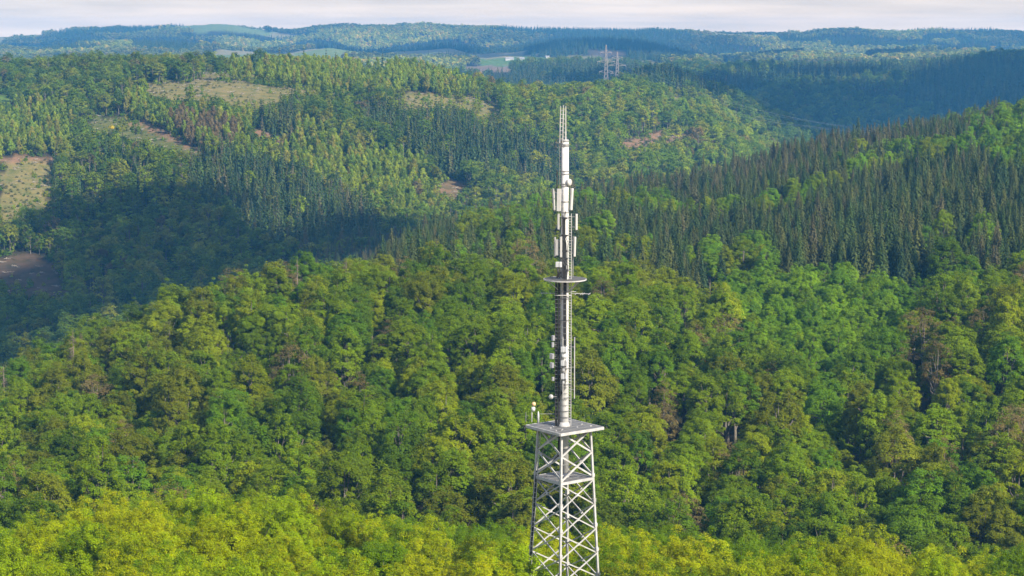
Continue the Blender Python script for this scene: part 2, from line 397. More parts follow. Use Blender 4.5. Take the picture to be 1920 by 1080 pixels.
def broadleaf(seed, Ht, Rc, base, nclump, nleaf, lsize, upright=.35, cl=.24, flat=.62):
    """(trunk, crown): a forked stem and a domed crown of leaf clumps, lobed and gappy"""
    g = np.random.default_rng(seed)
    cr, tk = Geo(), Geo()
    zc, hz = Ht * (base + (1 - base) * .42), Ht * (1 - base) * .58
    ph = g.random(6) * 6.28; am = g.uniform(.05, .15, 3)
    # a few big boughs carry the clumps, so that the dome has lobes with dark gaps between them
    nb = 9 + int(g.integers(0, 4))
    bd = unit(g.normal(size=(nb, 3)) + np.array([0, 0, .35])); bd[0] = (0, 0, 1)
    d = unit(g.normal(size=(nclump * 3, 3)) + np.array([0, 0, .25]))
    d = d[d[:, 2] > -.45][:nclump]
    near = (d @ bd.T); nb_i = near.argmax(1); nearest = near.max(1)
    az = np.arctan2(d[:, 1], d[:, 0])
    env = 1 + am[0]*np.sin(2*az+ph[0]) + am[1]*np.sin(3*az+ph[1]+2*d[:, 2])
    env = env * (.74 + .30 * np.clip((nearest - .55) / .4, 0, 1))
    rf = g.uniform(.62, 1.0, len(d)) ** .5 * env
    cc = d * rf[:, None] * np.array([Rc, Rc, hz]) * .88 + np.array([0, 0, zc])
    rad = Rc * cl * g.uniform(.6, 1.4, len(d))
    bv = 1 + g.normal(size=(nb, 1)) * .08
    cv = bv[nb_i] * (1 + g.normal(size=(len(d), 1)) * .05 + g.normal(size=(len(d), 3)) * .02)
    per = np.maximum(3, (nleaf * rad**2 / (rad**2).sum()).astype(int))
    ix = np.repeat(np.arange(len(d)), per); n = len(ix)
    out = unit(cc - np.array([0, 0, zc - hz * .4]))
    ld = unit(g.normal(size=(n, 3)) + .7 * out[ix] + np.array([0, 0, .45]))
    rr = g.uniform(.3, 1.15, n) ** .7
    c = cc[ix] + ld * (rad[ix] * rr)[:, None] * np.array([1.1, 1.1, flat])
    nr = unit(ld * .5 + .85 * out[ix] + upright * np.array([0, 0, 1]) + g.normal(size=(n, 3)) * .36)
    col = cv[ix] * (1 + g.normal(size=(n, 1)) * .11) * (1 + g.normal(size=(n, 3)) * .035)
    cr.quads(c, nr, lsize * g.uniform(.6, 1.35, n), g, .62, 0, np.clip(col, .45, 1.7))
    r0 = .020 * Ht
    lean = g.normal(size=2) * .25
    zs = np.array([-1.5, 0.4, base * Ht, zc, Ht * .88])
    tp = np.stack([lean[0] * zs / Ht * 2, lean[1] * zs / Ht * 2, zs], 1)
    tk.tube(tp, r0 * np.array([1.35, 1.0, .75, .42, .1]), 0, 7)
    for j in g.choice(len(d), min(14, len(d)), replace=False):
        z0 = g.uniform(max(.3, base * .85), .72) * Ht
        p2 = cc[j]
        if p2[2] < z0 + .5: z0 = max(base * Ht * .8, p2[2] - 2.2)
        p0 = np.array([np.interp(z0, zs, tp[:, 0]), np.interp(z0, zs, tp[:, 1]), z0])
        p1 = (p0 + p2) / 2 + np.array([0, 0, -.35]) + g.normal(size=3) * .3
        tk.tube([p0, p1, p2], r0 * np.array([.36, .22, .06]), 0, 4)
    return tk, cr
def spruce(seed, Ht, Rb, nwh, per, seg, droop=.22, thin=0.):
    g = np.random.default_rng(seed); cr, tk = Geo(), Geo()
    tk.tube([(0, 0, -1.5), (0, 0, Ht * .5), (0, 0, Ht * .97)], [.016*Ht, .010*Ht, .002*Ht], 0, 6)
    zz = Ht * (1 - (1 - np.linspace(.10, .985, nwh)) ** 1.0)
    C, Nn, A, S, col = [], [], [], [], []
    for z in zz:
        k = max(3, int(per * (1 - .45 * z / Ht)))
        a0 = g.random() * 6.28
        for j in range(k):
            if g.random() < thin: continue
            a = a0 + j / k * 6.283 + g.normal() * .18
            ln = Rb * (1 - z / Ht) ** .72 * g.uniform(.72, 1.18) + .18
            dv = np.array([math.cos(a), math.sin(a), 0])
            cvv = 1 + g.normal() * .07
            for q in range(seg):
                u = (q + .6) / seg
                p = dv * ln * u + np.array([0, 0, z + .14 * Ht * 0 - droop * ln * u ** 1.4 + .10 * ln * max(0, u - .7)]) + g.normal(size=3) * .08 * ln
                C.append(p); A.append(dv + np.array([0, 0, -droop * 1.0]) + g.normal(size=3) * .35)
                Nn.append(unit(np.array([0, 0, .75]) + dv * 1.0 + g.normal(size=3) * .24)); S.append(ln / seg * g.uniform(.75, 1.15) + .13)
                tip = .9 + .2 * u
                col.append([cvv * tip * (1 + g.normal() * .08)] * 3)
    cr.quads(np.array(C), np.array(Nn), np.array(S), g, .55, 0, np.clip(np.array(col), .4, 1.8), axis=np.array(A))
    return tk, cr
def slender(seed, Ht, Rc, nleaf, lsize, base=.22):
    """young birch-like tree: a narrow pointed plume of leaves round one straight stem"""
    g = np.random.default_rng(seed); cr, tk = Geo(), Geo()
    tk.tube([(0, 0, -1.5), (0, 0, Ht * .5), (g.normal() * .2, g.normal() * .2, Ht * .96)], [.012*Ht, .008*Ht, .002*Ht], 0, 5)
    nc = 34
    u = g.uniform(base, .97, nc)
    prof = Rc * np.clip(np.sin(np.clip((u - base) / (1 - base), 0, 1) ** .62 * math.pi), .08, 1) * g.uniform(.4, 1.0, nc)
    a = g.random(nc) * 6.283
    cc = np.stack([np.cos(a) * prof, np.sin(a) * prof, u * Ht], 1)
    ix = g.integers(0, nc, nleaf)
    ld = unit(g.normal(size=(nleaf, 3)) + np.array([0, 0, .4]))
    c = cc[ix] + ld * Rc * .36 * g.uniform(.4, 1, (nleaf, 1)) * np.array([1, 1, 1.5])
    out = unit(c * np.array([1, 1, 0]) + 1e-3)
    col = (1 + g.normal(size=(nc, 1)) * .1)[ix] * (1 + g.normal(size=(nleaf, 3)) * .07)
    cr.quads(c, unit(ld + out * .5 + g.normal(size=(nleaf, 3)) * .4), lsize * g.uniform(.7, 1.3, nleaf), g, .6, 0, np.clip(col, .5, 1.6))
    return tk, cr
def dead_spruce(seed, Ht):
    g = np.random.default_rng(seed); tk = Geo(); tw = Geo()
    tk.tube([(0, 0, -1.5), (.1, 0, Ht * .5), (.15, .1, Ht)], [.018*Ht, .012*Ht, .002*Ht], 0, 6)
    for k in range(75):
        z = g.uniform(.2, .97) * Ht; a = g.random() * 6.28
        ln = (1 - z / Ht) ** .7 * Ht * .17 * g.uniform(.5, 1.2) + .3
        p0 = np.array([.1, 0, z]); p1 = p0 + np.array([math.cos(a) * ln, math.sin(a) * ln, -.12 * ln])
        tw.tube([p0, (p0 + p1) / 2 + g.normal(size=3) * .1, p1], [.05, .035, .012], 0, 4)
        for q in range(3):
            b0 = p0 + (p1 - p0) * g.uniform(.3, .9)
            tw.tube([b0, b0 + g.normal(size=3) * np.array([.5, .5, .35])], [.022, .008], 0, 3)
    return tk, tw
def bush(seed, Ht, Rc, n, ls):
    g = np.random.default_rng(seed); cr = Geo()
    d = unit(g.normal(size=(n, 3))); d[:, 2] = np.abs(d[:, 2])
    env = 1 + .25 * np.sin(3 * np.arctan2(d[:, 1], d[:, 0]) + seed)
    c = d * (g.uniform(.5, 1, n) * env)[:, None] * np.array([Rc, Rc, Ht])
    cr.quads(c, unit(d + np.array([0, 0, .5]) + g.normal(size=(n, 3)) * .5), ls * g.uniform(.6, 1.3, n), g, .6, 0, np.clip(1 + g.normal(size=(n, 3)) * .1, .5, 1.5))
    return cr

# pools of shapes: near (their trunk and crown are separate meshes), far (one mesh each, for the woods)
def near_pool(name, makers, leafm):
    out = []
    for k, mk in enumerate(makers):
        tk, cr = mk
        out.append((tk.mesh(name + '_trunk', [BARK]), cr.mesh(name + '_crown', [leafm]), Geo.merged(cr, tk), leafm))
    for i, (a, b2, gg, lm) in enumerate(out):                     # joined copy for the woods: slot 1 is bark
        tk, cr = makers[i]
        gg.m = cr.m + [np.ones_like(x) for x in tk.m]
    return out
FG = near_pool('broadleaf', [broadleaf(100 + i, h, r, b_, nc, 60000, .085, .35, .085, 1.0) for i, (h, r, b_, nc) in enumerate(
    [(21, 5.6, .30, 520), (21.3, 5.2, .34, 480), (20.6, 6.2, .28, 560), (21.5, 4.8, .30, 440)])], LEAF)
MID = near_pool('broadleaf', [broadleaf(200 + i, h, r, b_, nc, 17000, .155, .35, c_, f_) for i, (h, r, b_, nc, c_, f_) in enumerate(
    [(20, 4.9, .30, 190, .15, .8), (21, 4.4, .32, 170, .155, .85), (19, 5.5, .26, 210, .14, .75), (21, 4.7, .34, 180, .15, .8), (18, 4.5, .24, 170, .155, .85), (20, 5.1, .36, 180, .155, .7), (20.5, 4.1, .26, 160, .165, .85)])], LEAF)
SPARSE = near_pool('broadleaf', [broadleaf(260 + i, h, r, b_, nc, 4200, .15, .3, .18, .75) for i, (h, r, b_, nc) in enumerate(
    [(20, 4.4, .30, 100), (19, 4.0, .34, 90), (20.5, 4.7, .32, 110)])], LEAF)
SPR = near_pool('spruce', [spruce(300 + i, h, r, nw, 12, 8) for i, (h, r, nw) in enumerate([(19, 3.9, 34), (21, 3.6, 36), (17, 3.7, 31), (20, 4.2, 34)])], NEEDLE)
BIR = near_pool('birch', [slender(400 + i, h, r, 1400, .36) for i, (h, r) in enumerate([(13, 2.9), (12, 2.6), (14, 3.1), (10.5, 2.8)])], LEAF)
FARB = [broadleaf(500 + i, h, r, .20, 60, 1100, .55, .4, .23, .7) for i, (h, r) in enumerate([(18, 5.0), (20, 5.4), (17, 4.5), (19, 5.8)])]
FARS = [spruce(600 + i, h, r, 13, 7, 2) for i, (h, r) in enumerate([(19, 3.4), (22, 3.2), (17, 3.2)])]
XFARB = [broadleaf(700 + i, h, r, .12, 22, 200, 1.5, .4, .33, .7) for i, (h, r) in enumerate([(18, 6.0), (17, 7.0), (19, 5.5)])]

def joined(geo_pair_or_pool, leafm):
    ms = []
    for it in geo_pair_or_pool:
        if isinstance(it[0], bpy.types.Mesh): gg = it[2]
        else:
            tk, cr = it; gg = Geo.merged(cr, tk); gg.m = cr.m + [np.ones_like(x) for x in tk.m]
        ms.append(gg.mesh('shape', [leafm, BARK]))
    return ms
def wood(name, points, meshes, label, cat):
    """ONE object: its vertices are the stems' feet, each carrying an instance of a shape. points: list of arrays (xyz, yaw, scale3, variant, tint)"""
    coll = bpy.data.collections.new(name + '_shapes')
    for i, me in enumerate(meshes):
        coll.objects.link(bpy.data.objects.new('%s_shape_%03d' % (name, i), me))
    co, yaw, sc, va, ti = [np.concatenate(x) for x in zip(*points)]
    me = bpy.data.meshes.new(name); me.vertices.add(len(co)); me.vertices.foreach_set('co', co.astype(np.float32).ravel())
    def put(nm, ty, key, val):
        a = me.attributes.new(nm, ty, 'POINT'); a.data.foreach_set(key, np.ascontiguousarray(val).ravel())
    rot = np.zeros((len(co), 3), np.float32); rot[:, 2] = yaw
    put('rot', 'FLOAT_VECTOR', 'vector', rot); put('size', 'FLOAT_VECTOR', 'vector', sc.astype(np.float32))
    put('variant', 'INT', 'value', va.astype(np.int32)); put('tint', 'FLOAT_VECTOR', 'vector', ti.astype(np.float32))
    ob = link(bpy.data.objects.new(name, me))
    ng = bpy.data.node_groups.new(name, 'GeometryNodeTree')
    ng.interface.new_socket('Geometry', in_out='INPUT', socket_type='NodeSocketGeometry')
    ng.interface.new_socket('Geometry', in_out='OUTPUT', socket_type='NodeSocketGeometry')
    gi, go = ng.nodes.new('NodeGroupInput'), ng.nodes.new('NodeGroupOutput')
    iop = ng.nodes.new('GeometryNodeInstanceOnPoints'); cn = ng.nodes.new('GeometryNodeCollectionInfo')
    cn.inputs['Collection'].default_value = coll
    cn.inputs['Separate Children'].default_value = True; cn.inputs['Reset Children'].default_value = True
    def attr(nm, ty):
        n = ng.nodes.new('GeometryNodeInputNamedAttribute'); n.data_type = ty; n.inputs['Name'].default_value = nm
        return n.outputs['Attribute']
    L(ng, gi.outputs[0], iop.inputs['Points']); L(ng, cn.outputs[0], iop.inputs['Instance'])
    iop.inputs['Pick Instance'].default_value = True
    L(ng, attr('variant', 'INT'), iop.inputs['Instance Index']); L(ng, attr('rot', 'FLOAT_VECTOR'), iop.inputs['Rotation'])
    L(ng, attr('size', 'FLOAT_VECTOR'), iop.inputs['Scale']); L(ng, iop.outputs[0], go.inputs[0])
    md = ob.modifiers.new('stand', 'NODES'); md.node_group = ng
    return tag(ob, label, cat, None, 'stuff')

# ------------------------------------------------------------------ where the trees stand
def scatter(y0, y1, sp, amax=.335, jit=.42):
    """jittered rows of stems between two distances"""
    xs = np.arange(-amax * y1, amax * y1, sp); ys = np.arange(y0, y1, sp * .92)
    x, y = np.meshgrid(xs, ys); x = x + (np.arange(len(ys)) % 2)[:, None] * sp / 2
    x = x + rng.uniform(-jit, jit, x.shape) * sp; y = y + rng.uniform(-jit, jit, y.shape) * sp
    x, y = x.ravel(), y.ravel()
    k = np.abs(x) < amax * y + 25
    return x[k], y[k]
TREES = {'x': [], 'y': [], 'kind': [], 'tint': [], 's': [], 'var': [], 'pool': []}
def add(x, y, kind, pool, nvar, tint, s):
    n = len(x)
    TREES['x'].append(x); TREES['y'].append(y); TREES['kind'].append(np.full(n, kind)); TREES['pool'].append(np.full(n, pool))
    TREES['tint'].append(np.broadcast_to(tint, (n, 3)) * (1 + rng.normal(size=(n, 1)) * .11)); TREES['s'].append(s); TREES['var'].append(rng.integers(0, nvar, n))
def pick(pal, w, n, clump=None):
    pal = np.array(pal); w = np.array(w, float) / np.sum(w)
    return pal[rng.choice(len(pal), n, p=w)]
YEL = [(.290, .345, .003), (.238, .326, .004), (.308, .338, .004), (.138, .230, .005)]
GRN = [(.146, .222, .005), (.180, .254, .006), (.098, .168, .006), (.216, .264, .006), (.166, .192, .010), (.112, .210, .008)]
BRN = (.185, .145, .055)
BRIGHT = [(.150, .275, .010), (.180, .295, .010), (.118, .230, .012)]
SPRC = [(.044, .074, .014), (.058, .080, .016), (.078, .088, .020), (.032, .058, .018)]
SPRB = [(.092, .082, .034), (.080, .078, .030)]
YNG = [(.200, .265, .022), (.250, .300, .024), (.160, .235, .024), (.260, .250, .040)]
HILL = [(.122, .192, .010), (.172, .230, .010), (.088, .150, .014), (.205, .226, .018)]

TX, TY = float(P(1058, 798, 187)[0]), 187.0
# 1 foreground wood round the tower foot
x, y = scatter(120, 232, 5.4)
z = H(x, y); k = ~((np.hypot(x - TX, y - TY) < 5.0) | ((np.abs(x - TX * y / TY) < 4.2) & (y < TY - 2) & (y > 130)))
x, y = x[k], y[k]; n = len(x)
s = rng.uniform(.90, .99, n)
bt = fbm(x / 30 + 5, y / 30, 2)
tt = pick(YEL, [4, 4, 2, 1.6], n); tt[bt > .22] = YEL[3]
add(x, y, 'broadleaf_tree', 'FG', 4, tt, s)
# 2 slope behind the tower
x, y = scatter(236, 528, 7.9)
X, Y = pix(x, y, H(x, y) + 15)
yb = inpoly(X, Y, [(1345, 515), (1450, 498), (1620, 508), (1735, 535), (1700, 620), (1610, 690), (1450, 665), (1375, 600)])
edge = (X < 230) & (y > 465) & (rng.random(len(x)) < .5)
k = ~edge & ~yb & ~((y > 505) & (X > 1330) & (X < 1760)); n = k.sum()
tt = pick(GRN, [3, 3, 1.6, 1.8, 2.0, 1.2], n); low_shade = (y[k] < 312) & (rng.random(n) < .6); tt[low_shade] = pick([GRN[2], (.070, .128, .007), (.085, .120, .008)], [1, 2, 1], low_shade.sum()); br = rng.random(n)  # low on the slope, deeper leaf greens stand in for the shade there
lft = X[k] < 900
sparse = br < np.where(X[k] > 1500, .09, .035)
tt[sparse] = BRN
xs, ys = x[k], y[k]
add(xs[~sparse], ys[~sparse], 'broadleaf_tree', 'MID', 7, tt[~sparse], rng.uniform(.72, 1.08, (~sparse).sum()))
add(xs[sparse], ys[sparse], 'broadleaf_tree', 'SPARSE', 3, tt[sparse], rng.uniform(.8, 1.08, sparse.sum()))
add(x[edge], y[edge], 'spruce_tree', 'SPR', 4, pick(SPRB + SPRC[:2], [1, 1, 1, 1], edge.sum()), rng.uniform(.6, .95, edge.sum()))
x2, y2 = scatter(330, 590, 4.6)
X, Y = pix(x2, y2, H(x2, y2) + 12)
k = inpoly(X, Y, [(1345, 515), (1450, 498), (1620, 508), (1735, 535), (1700, 620), (1610, 690), (1450, 665), (1375, 600)])
add(x2[k], y2[k], 'broadleaf_tree', 'MID', 7, pick(BRIGHT + [GRN[1]], [3, 3, 2, .6], k.sum()), rng.uniform(.55, .70, k.sum()))
# 3 spruce hill on the right, with bright broadleaf trees among the spruces
x, y = scatter(508, 1085, 4.5)
z = H(x, y); X, Y = pix(x, y, z + 12)
k = seen(x, y, z + 19, 7) & (X > 560) & (y > np.where((X > 1320) & (X < 1780), 592, 530)); x, y, X, Y = x[k], y[k], X[k], Y[k]
bl = inpoly(X, Y, [(870, 405), (960, 385), (1040, 400), (1045, 490), (900, 500), (850, 470)]) & (rng.random(len(x)) < .5)
bl |= inpoly(X, Y, [(1810, 225), (1900, 215), (2100, 200), (2100, 330), (1920, 320), (1850, 300), (1820, 260)]) & (rng.random(len(x)) < .85)
bl |= inpoly(X, Y, [(1080, 480), (1110, 430), (1240, 450), (1220, 500)]) & (rng.random(len(x)) < .4)
bl |= (fbm(x / 55, y / 75 + 4, 3) > .30) & (X > 1000)
bl |= rng.random(len(x)) < .012
top = np.clip((y - 760) / 260, 0, 1)
tt = pick(SPRC, [3, 3, 2, 2], len(x)); bb = rng.random(len(x)) < .05 + .55 * top
tt[bb] = pick(SPRB, [1, 1], bb.sum())
mx_ = (tt * .75 + np.array(SPRB[0]) * .25); tt = np.where((rng.random(len(x)) < .3)[:, None], mx_, tt)
add(x[~bl], y[~bl], 'spruce_tree', 'SPR', 4, tt[~bl], np.clip(rng.normal(.78, .11, (~bl).sum()), .5, 1.05))
k = bl & (rng.random(len(x)) < .36)
add(x[k], y[k], 'broadleaf_tree', 'MID', 7, pick(BRIGHT + GRN[:2] + [GRN[3]], [2, 2, 1, 1, 1, 2], k.sum()), rng.uniform(.62, .92, k.sum()))
# 4 the big hill on the left and its spur
x, y = scatter(640, 1790, 6.6)
z = H(x, y); X, Y = pix(x, y, z); 
k = seen(x, y, z + 20, 9) & ((X < 700) | (y > 1090)) & ~((X > 690) & (y < 1050))
x, y, z, X, Y = x[k], y[k], z[k], X[k], Y[k]
def in_front(X, Y, y): return (clearing(X, Y, y) >= 0) | (clearing(X, Y - 3733 * 7 / y, y) >= 0) | (clearing(X, Y - 3733 * 13 / y, y) >= 0)
k = ~in_front(X, Y, y) | ((clearing(X, Y, y) < 0) & (rng.random(len(x)) < .04)); x, y, z, X, Y = x[k], y[k], z[k], X[k], Y[k]
Yt = Y - 16
spz = inpoly(X, Yt, [(345, 300), (420, 288), (560, 325), (640, 365), (705, 410), (730, 480), (600, 480), (500, 470), (430, 405), (355, 370)])
spz |= inpoly(X, Yt, [(690, 205), (790, 215), (900, 235), (1010, 270), (1090, 320), (1050, 360), (940, 345), (850, 320), (760, 290), (680, 230)])
spz |= inpoly(X, Yt, [(465, 185), (545, 185), (560, 250), (530, 270), (480, 250)])
spz |= inpoly(X, Yt, [(100, 300), (215, 290), (330, 310), (330, 400), (200, 420), (100, 420)]) & (rng.random(len(x)) < .3)
brz = inpoly(X, Yt, [(0, 190), (130, 195), (142, 300), (-90, 300), (-90, 190)])
brz |= inpoly(X, Yt, [(430, 98), (560, 92), (680, 95), (760, 115), (870, 140), (905, 182), (740, 178), (560, 168), (430, 142)])
brz |= inpoly(X, Yt, [(240, 150), (300, 185), (400, 200), (450, 240), (430, 292), (330, 262), (230, 222)])
brz |= inpoly(X, Yt, [(400, 205), (520, 205), (640, 245), (800, 330), (850, 410), (720, 425), (640, 360), (520, 320), (400, 300)]) & (rng.random(len(x)) < .8)
brz |= inpoly(X, Yt, [(520, 300), (720, 280), (800, 300), (800, 360), (600, 340)])
spz &= ~(rng.random(len(x)) < .07)
brz &= ~spz
brown = inpoly(X, Yt, [(300, 200), (400, 205), (450, 240), (430, 290), (330, 250)]) | inpoly(X, Yt, [(860, 225), (960, 230), (960, 290), (880, 290)])
bd = ~(spz | brz)
k = bd & (rng.random(len(x)) < .62); n = k.sum()
tt = pick(HILL, [3, 3, 2, 2], n); tt[rng.random(n) < .02] = BRN
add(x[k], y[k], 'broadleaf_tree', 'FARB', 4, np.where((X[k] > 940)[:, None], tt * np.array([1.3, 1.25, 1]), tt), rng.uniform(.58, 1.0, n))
n = spz.sum(); tt = pick(SPRC, [3, 2, 1, 3], n); tt[rng.random(n) < .06] = SPRB[0]
add(x[spz], y[spz], 'spruce_tree', 'FARS', 3, tt, rng.uniform(.7, 1.1, n))
n = brz.sum(); tt = pick(YNG, [3, 3, 2, 1.5], n); bb = brown[brz] & (rng.random(n) < .6); tt[bb] = (.185, .140, .060)
add(x[brz], y[brz], 'birch_tree', 'BIR', 4, tt, rng.uniform(.7, 1.15, n))
x, y = scatter(900, 1790, 5.0)                                   # undergrowth of young trees fills the gaps
z = H(x, y); X, Y = pix(x, y, z)
k = seen(x, y, z + 10, 6) & (clearing(X, Y, y) < 0) & (X < 1480) & ~((X > 690) & (y < 1070)) & (rng.random(len(x)) < np.where(in_front(X, Y, y), 1.0, .5))
UNDER = (x[k], y[k], z[k])
# 5 hills beyond
x, y = scatter(1830, 3420, 11.5, .33)
z = H(x, y); X, Y = pix(x, y, z); k = seen(x, y, z + 20, 14) & ~in_front(X, Y, y)
x, y, X = x[k], y[k], X[k]; n = len(x)
sp_ = (fbm(x / 160, y / 200, 3) > .12)
add(x[~sp_], y[~sp_], 'broadleaf_tree', 'FARB', 4, pick(HILL, [3, 2, 3, 1], (~sp_).sum()), rng.uniform(.85, 1.25, (~sp_).sum()))
add(x[sp_], y[sp_], 'spruce_tree', 'FARS', 3, pick(SPRC, [3, 2, 1, 3], sp_.sum()), rng.uniform(.9, 1.25, sp_.sum()))
FARSPR_SHADE = [[(1540, 66), (1640, 66), (1780, 78), (1770, 86), (1560, 84)], [(1300, 78), (1420, 82), (1430, 100), (1320, 106)], [(1760, 82), (1860, 80), (1870, 92), (1750, 96)],  # far spruce stands, some planted dark in place of cloud-shadow strips
          [(250, 68), (330, 66), (380, 80), (360, 96), (240, 90)], [(100, 53), (150, 55), (205, 70), (150, 76), (90, 68)], [(330, 58), (420, 56), (430, 66), (340, 68)], [(930, 46), (1100, 50), (1250, 54), (1240, 60), (1000, 62)]]
for (y0, y1, spc, sc_) in ((3420, 5200, 13, .9), (5200, 6900, 15, .85)):
    x, y = scatter(y0, y1, spc, .33)
    z = H(x, y); X, Y = pix(x, y, z)
    k = seen(x, y, z + 20, 18) & ~in_front(X, Y, y) & ~farfield(x, y) & ~farfield(x * (1 + 70 / y), y + 70)
    x, y, X, Y = x[k], y[k], X[k], Y[k]; n = len(x)
    sp_ = (fbm(x / 350, y / 500, 3) > .16) | inpoly(X, Y - 10, [(690, 100), (770, 78), (840, 66), (905, 84), (960, 80), (1050, 58), (1130, 52), (1210, 60), (1290, 84), (1345, 104), (1200, 108), (900, 108)])  # the outlined hill gets dark spruce to paint in its cloud shadow
    for pl_ in FARSPR_SHADE: sp_ |= inpoly(X + 14 * fbm(x / 60, y / 90), Y - 8, pl_)
    add(x[~sp_], y[~sp_], 'broadleaf_tree', 'XFARB', 3, pick(HILL, [3, 2, 3, 1], (~sp_).sum()) * np.clip(1.15 + 1.9 * fbm(x / 260, y / 420 + 2, 3), .55, 2.0)[~sp_][:, None] * np.array([1.55, 1.1, 2.2]), rng.uniform(.8, 1.15, (~sp_).sum()) * sc_)  # sunlight on the far woods put into the leaf tint, paler by patches
    add(x[sp_], y[sp_], 'spruce_tree', 'FARS', 3, pick(SPRC, [3, 2, 1, 3], sp_.sum()), rng.uniform(.8, 1.05, sp_.sum()) * sc_)
T = {k: np.concatenate(v) for k, v in TREES.items()}
T['z'] = H(T['x'], T['y']) - .15
T['yaw'] = rng.random(len(T['x'])) * 6.283

POOLS = {'FG': FG, 'MID': MID, 'SPARSE': SPARSE, 'SPR': SPR, 'BIR': BIR}
# ------------------------------------------------------------------ the 300 nearest of each kind as trees of their own
TX_, TY_ = pix(T['x'], T['y'], T['z'] + 16)
vis = (TX_ > -20) & (TX_ < 1940) & (TY_ < 1100) & seen(T['x'], T['y'], T['z'] + 20 * T['s'], -4)
single = np.zeros(len(T['x']), bool)
for kd_, pools in (('broadleaf_tree', ('FG', 'MID', 'SPARSE')), ('spruce_tree', ('SPR',)), ('birch_tree', ('BIR',))):
    k = np.where((T['kind'] == kd_) & vis & np.isin(T['pool'], pools))[0]
    single[k[np.argsort(T['y'][k])[:295]]] = True
def hue(t):
    r, g_ = t[0], t[1]
    if r > g_ * 1.15: return 'brown-tinged'
    if r > g_ * .97: return 'golden green' if g_ > .12 else 'olive'
    if g_ > .14: return 'bright yellow-green'
    if r < g_ * .56: return 'fresh green'
    return 'leaf green' if g_ > .085 else 'deep green'
def where_words(kind, X, Y, y):
    side = 'left of the mast' if X < 1010 else 'right of the mast'
    if X < 420: side = 'well left of the mast'
    if X > 1500: side = 'well right of the mast'
    if kind == 'broadleaf_tree':
        if y < 234: return 'in the wood by the tower, ' + side, 'broadleaf trees of the bright wood round the tower foot'
        lv = 'low on' if Y > 840 else ('halfway up' if Y > 660 else 'high on')
        return '%s the slope behind, %s' % (lv, side), 'broadleaf trees on the slope behind the tower'
    if kind == 'spruce_tree':
        if X < 420: return 'on the crest of the broadleaf slope at left', 'spruces on the crest of the broadleaf slope'
        lv = 'at the foot of' if Y > 440 else 'up on'
        return '%s the spruce hill, %s' % (lv, side), 'spruces of the hill on the right'
    lv = 'by the ridge' if Y < 180 else ('below the clearings' if Y > 260 else 'between the clearings')
    return 'on the far hill, %s, %s' % (lv, side), 'slender birches on the hill with clearings'
NOUN = {'broadleaf_tree': 'broadleaf tree', 'spruce_tree': 'spruce', 'birch_tree': 'birch'}
SHN = {'FG': ['broad', 'domed', 'wide', 'narrow'], 'MID': ['round', 'narrow', 'wide', 'tall', 'low', 'spreading', 'slim'], 'SPARSE': ['thin-leaved', 'thin-leaved', 'thin-leaved'],
       'SPR': ['tall', 'slim', 'short', 'broad'], 'BIR': ['pale', 'slim', 'tall', 'low']}
for i in np.where(single)[0]:
    tr, crn, _, _ = POOLS[T['pool'][i]][T['var'][i]]
    kd_ = str(T['kind'][i])
    e = link(bpy.data.objects.new(kd_, None))
    e.empty_display_size = 1
    e.location = (T['x'][i], T['y'][i], T['z'][i]); s = float(T['s'][i])
    e.rotation_euler = (0, 0, float(T['yaw'][i])); e.scale = (s, s, s)
    wtxt, grp = where_words(kd_, TX_[i], TY_[i], T['y'][i])
    tag(e, '%s %s %s %s' % (SHN[T['pool'][i]][T['var'][i]], hue(T['tint'][i]) if kd_ != 'spruce_tree' else ('brownish' if T['tint'][i][0] > T['tint'][i][1] else 'dark green'), NOUN[kd_], wtxt),
        'tree', grp)
    link(bpy.data.objects.new('trunk', tr), e)
    c = link(bpy.data.objects.new('crown', crn), e); c['tint'] = [float(v) for v in T['tint'][i]]
# ------------------------------------------------------------------ the rest of each kind as one wood
for kd_, name, pools, lm, lab in (
    ('broadleaf_tree', 'broadleaf_wood', [('FG', FG), ('MID', MID), ('SPARSE', SPARSE), ('FARB', FARB), ('XFARB', XFARB)], LEAF, 'green broadleaf woods covering the slopes and the far hills'),
    ('spruce_tree', 'spruce_wood', [('SPR', SPR), ('FARS', FARS)], NEEDLE, 'dark spruce woods covering the hill on the right and hills beyond'),
    ('birch_tree', 'birch_wood', [('BIR', BIR)], LEAF, 'pale young birch woods on the hill with clearings')):
    ms, pts = [], []
    for pn, pool in pools:
        k = np.where((T['kind'] == kd_) & (T['pool'] == pn) & ~single)[0]
        off = len(ms); ms += joined(pool, lm)
        if len(k):
            sc3 = T['s'][k][:, None] * np.stack([rng.uniform(.88, 1.14, len(k))] * 2 + [rng.uniform(.88, 1.14, len(k))], 1)
            pts.append((np.stack([T['x'][k], T['y'][k], T['z'][k]], 1), T['yaw'][k], sc3, T['var'][k] + off, T['tint'][k]))
    wood(name, pts, ms, lab, 'wood')
# undergrowth and the scrub, stumps and brushwood of the clearings
BUSH = [bush(800 + i, h, r, 90, .55).mesh('shape', [LEAF]) for i, (h, r) in enumerate([(3.2, 2.2), (2.0, 1.8), (4.2, 2.0)])]
ux, uy, uz = UNDER; n = len(ux)
under_pts = [(np.stack([ux, uy, uz], 1), rng.random(n) * 6.28, rng.uniform(.8, 1.7, (n, 1)) * np.ones(3), rng.integers(0, 3, n), pick(HILL + YNG[:2], [2, 2, 3, 1, 2, 1], n) * .9)]
wood('undergrowth', under_pts, BUSH, 'low green undergrowth between the trees of the far hill', 'undergrowth')
x, y = scatter(900, 1790, 3.2)
X, Y = pix(x, y, H(x, y)); ck = clearing(X, Y, y)
dens = np.clip(.16 + fbm(x / 40, y / 40, 3) * .7, .01, .8)
k = (ck >= 0) & (ck != 4) & (rng.random(len(x)) < dens); n = k.sum()
